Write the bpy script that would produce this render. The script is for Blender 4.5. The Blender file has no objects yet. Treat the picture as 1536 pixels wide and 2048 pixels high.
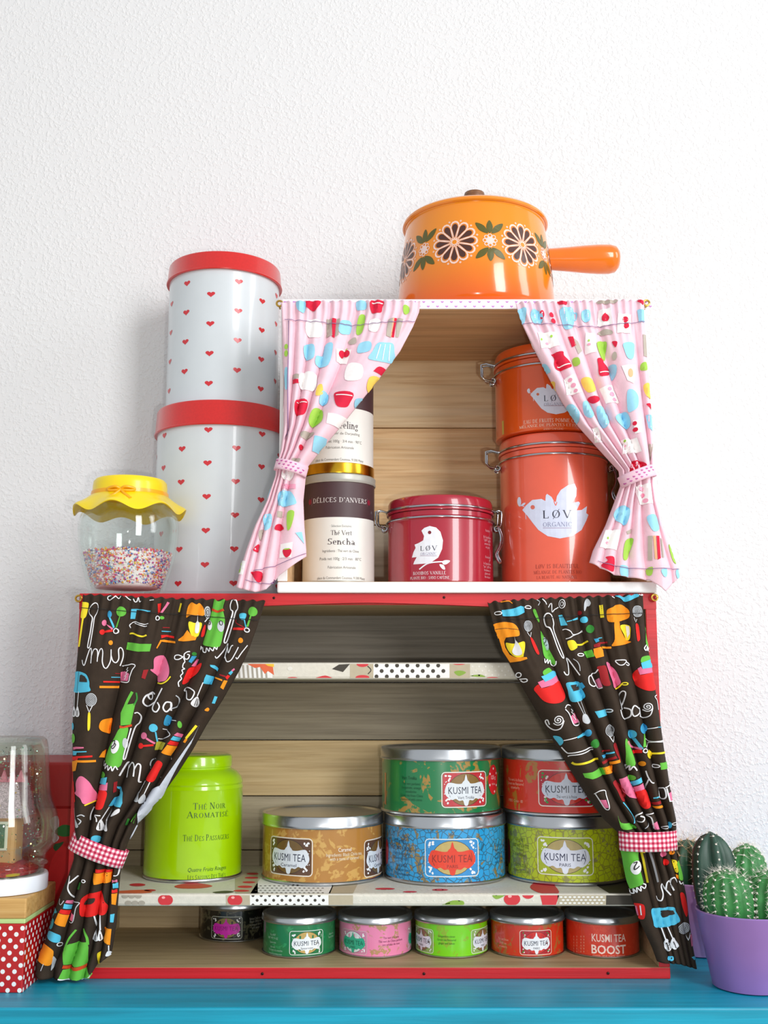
import bpy, bmesh, math, random
from mathutils import Vector, Matrix
from mathutils.geometry import delaunay_2d_cdt
random.seed(7)
scene = bpy.context.scene
COL = scene.collection
PI = math.pi

# ------------------------------------------------------------------ camera
F_PX, PITCH, CAM_H = 2200.0, math.radians(9.065), 0.2234     # eye is 22 cm above the turquoise board
cs, sn = math.cos(PITCH), math.sin(PITCH)
cam_d = bpy.data.cameras.new('camera'); cam = bpy.data.objects.new('camera', cam_d); COL.objects.link(cam)
cam.location = (0, 0, CAM_H); cam.rotation_euler = (PI/2 + PITCH, 0, 0)
cam_d.sensor_fit = 'VERTICAL'; cam_d.sensor_height = 36.0; cam_d.lens = 36.0*F_PX/2048.0
cam_d.clip_start = 0.01
scene.camera = cam

# ------------------------------------------------------------------ world, lights, exposure
w = bpy.data.worlds.new('room_light'); scene.world = w; w.use_nodes = True
wn = w.node_tree.nodes; wn['Background'].inputs[0].default_value = (0.93, 0.97, 1.0, 1); wn['Background'].inputs[1].default_value = 0.64
def area(name, loc, target, sx, sy, power, color):
    l = bpy.data.lights.new(name, 'AREA'); l.shape = 'RECTANGLE'; l.size = sx; l.size_y = sy
    l.energy = power; l.color = color
    o = bpy.data.objects.new(name, l); COL.objects.link(o); o.location = loc
    o.rotation_euler = (Vector(target)-Vector(loc)).to_track_quat('-Z', 'Y').to_euler()
    return o
area('window_daylight', (1.35, -1.25, 1.05), (0, 1.0, 0.35), 0.62, 1.7, 44, (0.985, 0.995, 1.0))
area('window_daylight_side', (2.35, 0.05, 1.2), (0.1, 1.0, 0.3), 0.55, 1.5, 17, (0.985, 0.995, 1.0))
area('camera_flash', (0.045, -0.005, CAM_H-0.03), (0.0, 1.0, 0.3), 0.02, 0.012, 1.3, (1.0, 0.97, 0.93))
scene.cycles.transparent_max_bounces = 24; scene.cycles.glossy_bounces = 6
vs = scene.view_settings
vs.view_transform = 'Standard'; vs.look = 'None'; vs.gamma = 1.0; vs.exposure = 0.0; vs.use_curve_mapping = False

# ------------------------------------------------------------------ helpers
def at(px, py, Y):
    """the point at distance Y (towards the wall) that stands at photo pixel (px, py)"""
    dx, dy = (px-768.0)/F_PX, (1024.0-py)/F_PX
    t = Y/(cs - dy*sn)
    return Vector((dx*t, Y, (sn + dy*cs)*t + CAM_H))
def lin(h):
    h = h.lstrip('#'); out = []
    for i in (0, 2, 4):
        c = int(h[i:i+2], 16)/255.0
        out.append(c/12.92 if c <= 0.04045 else ((c+0.055)/1.055)**2.4)
    return (*out, 1.0)
MATS = {}
def M(hexc, rough=0.5, metal=0.0, coat=0.0, var=0.06, nscale=60.0, bump=0.0, bscale=400.0, spec=0.5, key=''):
    k = (hexc, rough, metal, coat, var, nscale, bump, bscale, spec, key)
    if k in MATS: return MATS[k]
    m = bpy.data.materials.new('m_'+hexc.strip('#')+key); m.use_nodes = True
    nt = m.node_tree; b = nt.nodes['Principled BSDF']
    b.inputs['Roughness'].default_value = rough; b.inputs['Metallic'].default_value = metal
    b.inputs['Coat Weight'].default_value = coat; b.inputs['Coat Roughness'].default_value = 0.04
    b.inputs['Specular IOR Level'].default_value = spec
    c = lin(hexc)
    tc = nt.nodes.new('ShaderNodeTexCoord')
    n = nt.nodes.new('ShaderNodeTexNoise'); n.inputs['Scale'].default_value = nscale; n.inputs['Detail'].default_value = 3
    nt.links.new(tc.outputs['Object'], n.inputs['Vector'])
    r = nt.nodes.new('ShaderNodeValToRGB'); nt.links.new(n.outputs['Fac'], r.inputs[0])
    r.color_ramp.elements[0].position = 0.3; r.color_ramp.elements[1].position = 0.7
    r.color_ramp.elements[0].color = (*[x*(1-var) for x in c[:3]], 1); r.color_ramp.elements[1].color = (*[min(1, x*(1+var)) for x in c[:3]], 1)
    nt.links.new(r.outputs[0], b.inputs['Base Color'])
    if bump:
        n2 = nt.nodes.new('ShaderNodeTexNoise'); n2.inputs['Scale'].default_value = bscale; n2.inputs['Detail'].default_value = 4
        nt.links.new(tc.outputs['Object'], n2.inputs['Vector'])
        bp = nt.nodes.new('ShaderNodeBump'); bp.inputs['Strength'].default_value = bump; bp.inputs['Distance'].default_value = 0.001
        nt.links.new(n2.outputs['Fac'], bp.inputs['Height']); nt.links.new(bp.outputs[0], b.inputs['Normal'])
    MATS[k] = m
    return m
def wood(name, c1, c2, c3, seed=0.0, gscale=1.0, rough=0.6):
    """long-grained board, the grain along X"""
    m = bpy.data.materials.new(name); m.use_nodes = True; nt = m.node_tree; b = nt.nodes['Principled BSDF']
    b.inputs['Roughness'].default_value = rough
    tc = nt.nodes.new('ShaderNodeTexCoord'); mp = nt.nodes.new('ShaderNodeMapping')
    mp.inputs['Scale'].default_value = (6*gscale, 230*gscale, 230*gscale); mp.inputs['Location'].default_value = (seed, seed*3.1, seed*1.7)
    nt.links.new(tc.outputs['Object'], mp.inputs['Vector'])
    n = nt.nodes.new('ShaderNodeTexNoise'); n.inputs['Scale'].default_value = 1.3; n.inputs['Detail'].default_value = 8; n.inputs['Roughness'].default_value = 0.65; n.inputs['Distortion'].default_value = 0.5
    nt.links.new(mp.outputs[0], n.inputs['Vector'])
    r = nt.nodes.new('ShaderNodeValToRGB'); r.color_ramp.elements[0].position = 0.3; r.color_ramp.elements[1].position = 0.72
    e = r.color_ramp.elements.new(0.5); r.color_ramp.elements[0].color = lin(c1); e.color = lin(c2); r.color_ramp.elements[-1].color = lin(c3)
    nt.links.new(n.outputs['Fac'], r.inputs[0])
    mp2 = nt.nodes.new('ShaderNodeMapping'); mp2.inputs['Scale'].default_value = (3.5, 42, 42); mp2.inputs['Location'].default_value = (seed*2, seed, seed)
    nt.links.new(tc.outputs['Object'], mp2.inputs['Vector'])
    n2 = nt.nodes.new('ShaderNodeTexNoise'); n2.inputs['Scale'].default_value = 2.0; n2.inputs['Detail'].default_value = 2
    nt.links.new(mp2.outputs[0], n2.inputs['Vector'])
    mx = nt.nodes.new('ShaderNodeMix'); mx.data_type = 'RGBA'; mx.blend_type = 'MULTIPLY'
    r2 = nt.nodes.new('ShaderNodeValToRGB'); r2.color_ramp.elements[0].color = (0.80, 0.79, 0.78, 1); r2.color_ramp.elements[1].color = (1, 1, 1, 1)
    r2.color_ramp.elements[0].position = 0.3; r2.color_ramp.elements[1].position = 0.6
    nt.links.new(n2.outputs['Fac'], r2.inputs[0])
    mx.inputs['Factor'].default_value = 1.0
    nt.links.new(r.outputs[0], mx.inputs[6]); nt.links.new(r2.outputs[0], mx.inputs[7]); nt.links.new(mx.outputs[2], b.inputs['Base Color'])
    bp = nt.nodes.new('ShaderNodeBump'); bp.inputs['Strength'].default_value = 0.25; bp.inputs['Distance'].default_value = 0.0008
    nt.links.new(n.outputs['Fac'], bp.inputs['Height']); nt.links.new(bp.outputs[0], b.inputs['Normal'])
    return m
def filigree(name, base, pat, line=None, amount=0.5, scale=90.0, seed=0.0, rough=0.3):
    """lacquered printed paper with branching gold patches and fine outlines"""
    m = bpy.data.materials.new(name); m.use_nodes = True; nt = m.node_tree; b = nt.nodes['Principled BSDF']
    b.inputs['Roughness'].default_value = rough; b.inputs['Coat Weight'].default_value = 0.7; b.inputs['Coat Roughness'].default_value = 0.05
    tc = nt.nodes.new('ShaderNodeTexCoord'); mp = nt.nodes.new('ShaderNodeMapping'); mp.inputs['Location'].default_value = (seed, seed*2.3, seed*0.7)
    nt.links.new(tc.outputs['Object'], mp.inputs['Vector'])
    n = nt.nodes.new('ShaderNodeTexNoise'); n.inputs['Scale'].default_value = scale*0.45; n.inputs['Detail'].default_value = 2.5; n.inputs['Distortion'].default_value = 2.2
    nt.links.new(mp.outputs[0], n.inputs['Vector'])
    r = nt.nodes.new('ShaderNodeValToRGB'); r.color_ramp.interpolation = 'LINEAR'
    r.color_ramp.elements[0].position = amount; r.color_ramp.elements[1].position = amount+0.03
    r.color_ramp.elements[0].color = (0, 0, 0, 1); r.color_ramp.elements[1].color = (1, 1, 1, 1)
    nt.links.new(n.outputs['Fac'], r.inputs[0])
    n3 = nt.nodes.new('ShaderNodeTexNoise'); n3.inputs['Scale'].default_value = scale*2.4; n3.inputs['Detail'].default_value = 2
    nt.links.new(mp.outputs[0], n3.inputs['Vector'])
    r3 = nt.nodes.new('ShaderNodeValToRGB'); r3.color_ramp.elements[0].position = 0.42; r3.color_ramp.elements[1].position = 0.5
    nt.links.new(n3.outputs['Fac'], r3.inputs[0])
    mul = nt.nodes.new('ShaderNodeMath'); mul.operation = 'MULTIPLY'
    nt.links.new(r.outputs[0], mul.inputs[0]); nt.links.new(r3.outputs[0], mul.inputs[1])
    mx = nt.nodes.new('ShaderNodeMix'); mx.data_type = 'RGBA'; mx.inputs[6].default_value = lin(base); mx.inputs[7].default_value = lin(pat)
    nt.links.new(mul.outputs[0], mx.inputs[0])
    out = mx.outputs[2]
    if line:
        v = nt.nodes.new('ShaderNodeTexVoronoi'); v.feature = 'DISTANCE_TO_EDGE'; v.inputs['Scale'].default_value = scale*2.0
        nt.links.new(mp.outputs[0], v.inputs['Vector'])
        rv = nt.nodes.new('ShaderNodeValToRGB'); rv.color_ramp.elements[0].position = 0.03; rv.color_ramp.elements[1].position = 0.07
        rv.color_ramp.elements[0].color = (1, 1, 1, 1); rv.color_ramp.elements[1].color = (0, 0, 0, 1)
        nt.links.new(v.outputs['Distance'], rv.inputs[0])
        m2 = nt.nodes.new('ShaderNodeMix'); m2.data_type = 'RGBA'; m2.inputs[7].default_value = lin(line)
        nt.links.new(rv.outputs[0], m2.inputs[0]); nt.links.new(out, m2.inputs[6]); out = m2.outputs[2]
    nt.links.new(out, b.inputs['Base Color'])
    return m
def glass(name, tint=(0.96, 0.98, 0.97), gloss=0.04, most=0.2):
    """thin clear glass: see-through, mirror-like at glancing angles"""
    m = bpy.data.materials.new(name); m.use_nodes = True; nt = m.node_tree
    for n in list(nt.nodes): nt.nodes.remove(n)
    o = nt.nodes.new('ShaderNodeOutputMaterial'); t = nt.nodes.new('ShaderNodeBsdfTransparent'); t.inputs[0].default_value = (*tint, 1)
    g = nt.nodes.new('ShaderNodeBsdfGlossy'); g.inputs['Roughness'].default_value = gloss; g.inputs['Color'].default_value = (0.95, 0.97, 0.97, 1)
    lw = nt.nodes.new('ShaderNodeLayerWeight'); lw.inputs[0].default_value = 0.28
    noise = nt.nodes.new('ShaderNodeTexNoise'); noise.inputs['Scale'].default_value = 30
    mul = nt.nodes.new('ShaderNodeMath'); mul.operation = 'MULTIPLY_ADD'; mul.inputs[1].default_value = 0.02
    nt.links.new(noise.outputs['Fac'], mul.inputs[0]); nt.links.new(lw.outputs['Fresnel'], mul.inputs[2])
    cap = nt.nodes.new('ShaderNodeMath'); cap.operation = 'MINIMUM'; cap.inputs[1].default_value = most; nt.links.new(mul.outputs[0], cap.inputs[0])
    mx = nt.nodes.new('ShaderNodeMixShader')
    nt.links.new(cap.outputs[0], mx.inputs[0]); nt.links.new(t.outputs[0], mx.inputs[1]); nt.links.new(g.outputs[0], mx.inputs[2])
    nt.links.new(mx.outputs[0], o.inputs[0])
    return m

def mesh_obj(name, verts, faces, mats, fm=None, parent=None, smooth=True, angle=35, loc=None):
    me = bpy.data.meshes.new(name); me.from_pydata([tuple(v) for v in verts], [], faces)
    for m in (mats if isinstance(mats, (list, tuple)) else [mats]): me.materials.append(m)
    if fm: me.polygons.foreach_set('material_index', fm)
    me.validate(); me.update()
    if smooth:
        me.polygons.foreach_set('use_smooth', [True]*len(me.polygons)); me.set_sharp_from_angle(angle=math.radians(angle))
    o = bpy.data.objects.new(name, me); COL.objects.link(o)
    if parent: o.parent = parent
    if loc is not None: o.location = loc
    return o
def thing(name, label, cat, loc=(0, 0, 0), group=None):
    o = bpy.data.objects.new(name, None); COL.objects.link(o); o.location = loc; o.empty_display_size = 0.02
    o['label'] = label; o['category'] = cat
    if group: o['group'] = group
    return o
def stuffp(o):
    if o: o['kind'] = 'stuff'
    return o
def tag(o, label, cat, group=None, kind=None):
    o['label'] = label; o['category'] = cat
    if group: o['group'] = group
    if kind: o['kind'] = kind
    return o
def box(name, lo, hi, mats, parent=None, bev=0.0008, side_mat=None):
    """bevelled board; side_mat maps '-y', '+y', '-x', '+x', '-z', '+z' to a material slot"""
    bm = bmesh.new(); bmesh.ops.create_cube(bm, size=1)
    c = [(a+b)/2 for a, b in zip(lo, hi)]; s = [b-a for a, b in zip(lo, hi)]
    for v in bm.verts: v.co = Vector((c[0]+v.co.x*s[0], c[1]+v.co.y*s[1], c[2]+v.co.z*s[2]))
    if bev: bmesh.ops.bevel(bm, geom=bm.edges[:]+bm.verts[:], offset=bev, segments=2, profile=0.5, affect='EDGES')
    bm.normal_update()
    if side_mat:
        for f in bm.faces:
            n = f.normal; ax = max(range(3), key=lambda i: abs(n[i])); k = ('+' if n[ax] > 0 else '-')+'xyz'[ax]
            f.material_index = side_mat.get(k, 0)
    me = bpy.data.meshes.new(name); bm.to_mesh(me); bm.free()
    for m in (mats if isinstance(mats, (list, tuple)) else [mats]): me.materials.append(m)
    o = bpy.data.objects.new(name, me); COL.objects.link(o)
    if parent: o.parent = parent
    return o
def lathe(name, prof, mats, parent=None, seg=72, fm=None, angle=35, loc=None, wob=None):
    """prof: list of (r, z); fm: material slot of each band"""
    vs_, fs, mi = [], [], []
    for j, (r, z) in enumerate(prof):
        for i in range(seg):
            a = 2*PI*i/seg; rr, zz = (r, z) if not wob else wob(r, z, a, j)
            vs_.append((rr*math.sin(a), -rr*math.cos(a), zz))
    for j in range(len(prof)-1):
        for i in range(seg):
            k = (i+1) % seg
            fs.append((j*seg+i, j*seg+k, (j+1)*seg+k, (j+1)*seg+i)); mi.append(fm[j] if fm else 0)
    if prof[0][0] > 1e-6: fs.append(tuple(reversed(range(seg)))); mi.append(fm[0] if fm else 0)
    if prof[-1][0] > 1e-6: fs.append(tuple(range((len(prof)-1)*seg, len(prof)*seg))); mi.append(fm[-1] if fm else 0)
    return mesh_obj(name, vs_, fs, mats, mi, parent, True, angle, loc)
def tube_geo(path, r, seg=8, closed=False, taper=None):
    pts = [Vector(p) for p in path]; n = len(pts); vs_, fs = [], []
    up = Vector((0, 0, 1)); prev = None
    for i, p in enumerate(pts):
        a = pts[(i-1) % n] if (closed or i) else p; b = pts[(i+1) % n] if (closed or i < n-1) else p
        t = (b-a).normalized()
        if prev is None:
            u = t.orthogonal().normalized()
        else:
            u = (prev - t*prev.dot(t)); u = u.normalized() if u.length > 1e-6 else t.orthogonal().normalized()
        prev = u; v = t.cross(u); rr = r*(taper[i] if taper else 1)
        for k in range(seg):
            q = 2*PI*k/seg; vs_.append(p + (u*math.cos(q)+v*math.sin(q))*rr)
    for i in range(n if closed else n-1):
        j = (i+1) % n
        for k in range(seg):
            l = (k+1) % seg; fs.append((i*seg+k, i*seg+l, j*seg+l, j*seg+k))
    if not closed:
        fs.append(tuple(reversed(range(seg)))); fs.append(tuple(range((n-1)*seg, n*seg)))
    return vs_, fs
def tube(name, path, r, mat, parent=None, seg=8, closed=False, taper=None):
    v, f = tube_geo(path, r, seg, closed, taper)
    return mesh_obj(name, v, f, mat, None, parent, True, 60)
def smooth2(pts, closed=False, n=6):
    """Catmull-Rom through 2-D (or 3-D) points"""
    P = [Vector(p) for p in pts]; m = len(P); out = []
    if m < 3: return P
    for i in range(m if closed else m-1):
        p0 = P[(i-1) % m] if (closed or i) else P[0]; p1 = P[i]; p2 = P[(i+1) % m]; p3 = P[(i+2) % m] if (closed or i < m-2) else P[-1]
        for k in range(n):
            t = k/n
            out.append(0.5*((2*p1)+(p2-p0)*t+(2*p0-5*p1+4*p2-p3)*t*t+(3*p1-p0-3*p2+p3)*t**3))
    if not closed: out.append(P[-1])
    return out

# ---------------- flat print (ink, decals, lettering) laid on a surface: surf(a, b, h) -> point
INK = dict(w='e9e9ec', gw='bfc3c8', yel='f0da28', lb='50bcdc', b='3298c6', g='62b83c', dg='2a822a', pk='e27299', r='e01813', dr='980e17', o='f2920b', ol='b9b43c',
           rb='c8420e', k='171310', br='2f251c', lin='c6ccd8', tq='3aa6bd', Pr='d8143c', Plb='9ad6ee', Pw='fbf7f6', Pg='a3cf4e', Pt='b9aea2', Py='f5d25e', Pp='f4a6c0', Po='f6b98a', st='8d6f93')
class Print:
    def __init__(self, surf, base=0.00028, lay=0.00009, step=None, rough=0.6, coat=0.0):
        self.surf, self.base, self.lay, self.step, self.rough, self.coat = surf, base, lay, step, rough, coat
        self.v, self.f, self.m, self.mats, self.idx = [], [], [], [], {}
        self.fr = (0.0, 0.0, 1.0, 1.0)
    def frame(self, ox, oy, k, ky=None): self.fr = (ox, oy, k, k if ky is None else ky); return self
    def T(self, p): return Vector((self.fr[0]+p[0]*self.fr[2], self.fr[1]+p[1]*self.fr[3]))
    def slot(self, c):
        if c not in self.idx:
            self.idx[c] = len(self.mats); h = INK.get(c, c)
            self.mats.append(M(h, self.rough, 0, self.coat, 0.04, 200.0, key='ink'))
        return self.idx[c]
    def add(self, pts2, tris, c, lay):
        o = len(self.v); h = self.base+self.lay*lay
        self.v += [self.surf(p[0], p[1], h) for p in pts2]
        s = self.slot(c)
        for t in tris: self.f.append(tuple(o+i for i in t)); self.m.append(s)
    def poly(self, c, pts, lay=0, sm=False, raw=False):
        q = [Vector(p) if raw else self.T(p) for p in pts]
        if sm: q = smooth2(q, True, 4)
        if len(q) < 3: return
        coords = list(q); n = len(q)
        if self.step:
            dense = []
            for i in range(n):
                a, b = q[i], q[(i+1) % n]; k = max(1, int((b-a).length/self.step))
                dense += [a.lerp(b, j/k) for j in range(k)]
            q = dense; n = len(q); coords = list(q)
            x0, x1 = min(p.x for p in q), max(p.x for p in q); y0, y1 = min(p.y for p in q), max(p.y for p in q)
            s = self.step*1.3; y = y0+s*0.5
            while y < y1:
                x = x0+s*0.5
                while x < x1: coords.append(Vector((x, y))); x += s
                y += s
        try: r = delaunay_2d_cdt(coords, [], [list(range(n))], 1, 1e-7)
        except Exception: return
        self.add(r[0], [t for t in r[2] if len(t) >= 3], c, lay)
    def stroke(self, c, wd, pts, lay=0, sm=True, closed=False, raw=False):
        q = [Vector(p) if raw else self.T(p) for p in pts]; wd = wd if raw else wd*abs(self.fr[2])
        if sm and len(q) > 2: q = smooth2(q, closed, 5)
        if self.step:
            d = []
            for i in range(len(q)-(0 if closed else 1)):
                a, b = q[i], q[(i+1) % len(q)]; k = max(1, int((b-a).length/self.step)); d += [a.lerp(b, j/k) for j in range(k)]
            if not closed: d.append(q[-1])
            q = d
        n = len(q); L, R = [], []
        if n < 2: return
        for i, p in enumerate(q):
            a = q[(i-1) % n] if (closed or i) else p; b = q[(i+1) % n] if (closed or i < n-1) else p
            t = b-a; t = t.normalized() if t.length > 1e-9 else Vector((1, 0)); nn = Vector((-t.y, t.x))*wd*0.5
            L.append(p+nn); R.append(p-nn)
        tri = []
        for i in range(n if closed else n-1):
            j = (i+1) % n; tri.append((i, j, n+j, n+i))
        self.add(L+R, tri, c, lay)
    def ell(self, c, cx, cy, rx, ry, rot=0, lay=0, n=18, raw=False):
        a = math.radians(rot); ca, sa = math.cos(a), math.sin(a)
        pts = [(cx+rx*math.cos(2*PI*i/n)*ca-ry*math.sin(2*PI*i/n)*sa, cy+rx*math.cos(2*PI*i/n)*sa+ry*math.sin(2*PI*i/n)*ca) for i in range(n)]
        self.poly(c, pts, lay, False, raw)
    def ring(self, c, wd, cx, cy, rx, ry=None, lay=0, n=16, raw=False):
        ry = rx if ry is None else ry
        self.stroke(c, wd, [(cx+rx*math.cos(2*PI*i/n), cy+ry*math.sin(2*PI*i/n)) for i in range(n)], lay, False, True, raw)
    def go(self, items):
        """items: 'p' polygon, 'P' smooth polygon, 's' line, 'S' smooth line, 'C' closed smooth line, 'e' ellipse, 'o' ring; a digit after it is the ink layer"""
        for it in items:
            k = it[0]; lay = int(k[1:]) if len(k) > 1 else 0; k = k[0]
            if k in 'pP': xs = it[2]; self.poly(it[1], list(zip(xs[::2], xs[1::2])), lay, k == 'P')
            elif k in 'sSC': xs = it[3]; self.stroke(it[1], it[2], list(zip(xs[::2], xs[1::2])), lay, k != 's', k == 'C')
            elif k == 'e': self.ell(it[1], *it[2], lay=lay)
            elif k == 'o': self.ring(it[1], it[2], *it[3], lay=lay)
    # lettering: (x, y) is the middle of the baseline, y grows with fr[3]
    def text(self, s, x, y, size, c, lay=1, sx=1.0, font='sans', track=0.0, shear=0.0, align=0.5, width=None, bold=0.0, sgn=1.0):
        if font == 'serif': pts, tris, W = serif_text(s, track)
        else: pts, tris, W = sans_text(s, track, bold)
        if shear: pts = [(p[0]+shear*p[1], p[1]) for p in pts]
        if width: sx = width/(W*size)
        self.add([Vector((x+(p[0]-W*align)*size*sx, y+sgn*p[1]*size)) for p in pts], tris, c, lay)
    def build(self, name, parent=None, loc=None, smooth=False):
        if not self.f: return None
        return mesh_obj(name, self.v, self.f, self.mats, self.m, parent, smooth, 60, loc)
_tc = {}
def sans_text(s, track=0.0, bold=0.0):
    k = (s, track, bold)
    if k in _tc: return _tc[k]
    cu = bpy.data.curves.new('t', 'FONT'); cu.body = s; cu.size = 1.0; cu.resolution_u = 2; cu.space_character = 1.0+track; cu.offset = bold
    o = bpy.data.objects.new('t', cu); COL.objects.link(o)
    me = o.to_mesh(); cap = 0.73
    pts = [(v.co.x/cap, v.co.y/cap) for v in me.vertices]; tris = [tuple(p.vertices) for p in me.polygons]
    o.to_mesh_clear(); bpy.data.objects.remove(o); bpy.data.curves.remove(cu)
    if pts:
        x0 = min(p[0] for p in pts); pts = [(p[0]-x0, p[1]) for p in pts]
    W = max((p[0] for p in pts), default=1.0)
    _tc[k] = (pts, tris, W); return _tc[k]
# a small serif alphabet: | thick line, / thin line, ( arc cx cy rx ry a0 a1 swelling at the sides, _ serif bar x y
GL = {
 'A': (.78, '/ 0.04 0 .38 1;| .38 1 .72 0;/ .16 .34 .6 .34;_ .04 0;_ .72 0'), 'B': (.66, '| .12 0 .12 1;/ .12 .98 .35 .98;/ .12 .53 .35 .53;/ .12 .02 .35 .02;( .33 .755 .22 .225 -90 90;( .33 .275 .27 .255 -90 90;_ .1 0;_ .1 1'),
 'C': (.76, '( .42 .5 .38 .5 40 320;/ .72 .8 .72 .98'), 'D': (.8, '| .12 0 .12 1;/ .12 .98 .35 .98;/ .12 .02 .35 .02;( .33 .5 .4 .48 -90 90;_ .1 0;_ .1 1'),
 'E': (.64, '| .12 0 .12 1;/ .05 .98 .55 .98;/ .12 .52 .42 .52;/ .05 .02 .58 .02;/ .55 .82 .55 1;/ .58 0 .58 .2'), 'F': (.6, '| .12 0 .12 1;/ .05 .98 .55 .98;/ .12 .5 .42 .5;/ .55 .8 .55 1;_ .12 0'),
 'G': (.8, '( .42 .5 .38 .5 40 330;| .7 .05 .7 .42;_ .68 .43;/ .72 .8 .72 .98'), 'H': (.84, '| .12 0 .12 1;| .7 0 .7 1;/ .12 .51 .7 .51;_ .12 0;_ .12 1;_ .7 0;_ .7 1'),
 'I': (.36, '| .18 0 .18 1;_ .18 0;_ .18 1'), 'L': (.6, '| .12 0 .12 1;/ .05 .02 .54 .02;/ .54 0 .54 .22;_ .12 1'), 'M': (.96, '/ .12 0 .12 1;| .12 1 .46 .05;/ .46 .05 .8 1;| .8 0 .8 1;_ .12 0;_ .8 0;_ .08 1;_ .84 1'),
 'N': (.84, '/ .12 0 .12 1;| .12 1 .7 0;/ .7 0 .7 1;_ .12 0;_ .7 1;_ .08 1'), 'O': (.82, '( .41 .5 .37 .5 0 360'), 'P': (.62, '| .12 0 .12 1;/ .12 .98 .35 .98;/ .12 .47 .35 .47;( .32 .725 .25 .255 -90 90;_ .12 0;_ .1 1'),
 'R': (.72, '| .12 0 .12 1;/ .12 .98 .35 .98;/ .12 .5 .35 .5;( .32 .74 .24 .24 -90 90;| .36 .5 .64 0;_ .12 0;_ .1 1;_ .66 0'), 'S': (.58, '( .29 .74 .22 .25 30 270;( .29 .255 .24 .25 -150 90;/ .5 .8 .5 .98;/ .06 .02 .06 .2'),
 'T': (.7, '| .35 0 .35 1;/ .03 .98 .67 .98;/ .03 .8 .03 1;/ .67 .8 .67 1;_ .35 0'), 'U': (.8, '| .12 .3 .12 1;( .4 .32 .28 .32 180 360;/ .68 .3 .68 1;_ .12 1;_ .68 1'), 'V': (.76, '| .06 1 .4 0;/ .4 0 .72 1;_ .06 1;_ .72 1'), "'": (.2, '| .1 .75 .1 1'),
 'Q': (.82, '( .41 .5 .37 .5 0 360;| .45 .1 .75 -.15'),
 'a': (.5, '| .36 0 .36 .45;( .2 .17 .16 .18 0 360;( .2 .45 .17 .2 20 150;_ .4 0'), 'c': (.46, '( .25 .33 .21 .33 50 310'), 'd': (.54, '( .22 .32 .19 .33 40 320;| .4 0 .4 1;_ .36 1;_ .43 0'), 'e': (.48, '( .24 .33 .2 .33 0 310;/ .06 .34 .43 .34'), 'g': (.5, '( .22 .44 .17 .22 0 360;( .22 -.1 .2 .16 0 360;/ .34 .6 .46 .64'),
 'h': (.56, '| .12 0 .12 1;( .27 .42 .15 .23 0 180;| .42 0 .42 .42;_ .12 0;_ .42 0;_ .08 1'), 'i': (.28, '| .13 0 .13 .66;_ .13 0;_ .1 .66;( .13 .88 .04 .05 0 360'), 'j': (.28, '| .14 -.1 .14 .66;_ .1 .66;( .05 -.1 .09 .15 270 360;( .14 .88 .04 .05 0 360'), 'l': (.28, '| .13 0 .13 1;_ .13 0;_ .1 1'), 'n': (.56, '| .12 0 .12 .66;( .27 .42 .15 .23 0 180;| .42 0 .42 .42;_ .12 0;_ .42 0;_ .08 .66'),
 'r': (.42, '| .12 0 .12 .66;( .3 .4 .17 .24 70 170;_ .12 0;_ .08 .66'), 't': (.36, '| .14 .1 .14 .85;/ .02 .65 .3 .65;( .23 .12 .1 .13 180 300'), 'o': (.5, '( .25 .33 .21 .33 0 360'), 's': (.42, '( .2 .48 .14 .17 30 270;( .2 .16 .15 .17 -150 90')}
def serif_text(s, track=0.0):
    k = ('serif', s, track)
    if k in _tc: return _tc[k]
    V, Tn = [], []; x = 0.0
    TH, tn = 0.125, 0.05
    def quad(a, b, w0):
        a, b = Vector(a), Vector(b); t = (b-a).normalized(); n = Vector((-t.y, t.x))*w0/2; o = len(V)
        for p in (a+n, b+n, b-n, a-n): V.append((p.x, p.y))
        Tn.append((o, o+1, o+2, o+3))
    for ch in s:
        acc = None; base = ch; small = 1.0
        if ch in 'ÉéÈè': acc = ch; base = 'E' if ch in 'ÉÈ' else 'e'
        if ch == 'Ø': base = 'O'
        if ch == '·': quad((x+.1, .4), (x+.2, .4), .1); x += .3+track; continue
        if base == '~': continue
        if base not in GL: x += 0.34+track; continue
        adv, spec = GL[base]
        for e in spec.split(';'):
            t = e.split(); v = [float(q) for q in t[1:]]
            if t[0] == '|': quad((x+v[0], v[1]), (x+v[2], v[3]), TH)
            elif t[0] == '/': quad((x+v[0], v[1]), (x+v[2], v[3]), tn)
            elif t[0] == '_': quad((x+v[0]-.12, v[1]+(tn/2 if v[1] < .3 else -tn/2)), (x+v[0]+.12, v[1]+(tn/2 if v[1] < .3 else -tn/2)), tn)
            else:
                cx, cy, rx, ry, a0, a1 = v; n = max(6, int(abs(a1-a0)/20)); o = len(V)
                for i in range(n+1):
                    a = math.radians(a0+(a1-a0)*i/n); wd = tn+(TH-tn)*abs(math.cos(a))
                    for sg in (0, 1):
                        V.append((x+cx+(rx-sg*wd)*math.cos(a), cy+(ry-sg*max(tn, wd*.6))*math.sin(a)))
                for i in range(n): Tn.append((o+2*i, o+2*i+1, o+2*i+3, o+2*i+2))
        if ch == 'Ø': quad((x+.12, -.12), (x+.72, 1.12), tn)
        if acc in ('É', 'é'):
            y = 1.08 if acc == 'É' else .74
            quad((x+.24, y), (x+.4, y+.2), .08)
        x += adv+track
    _tc[k] = (V, Tn, x-track); return _tc[k]

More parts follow.
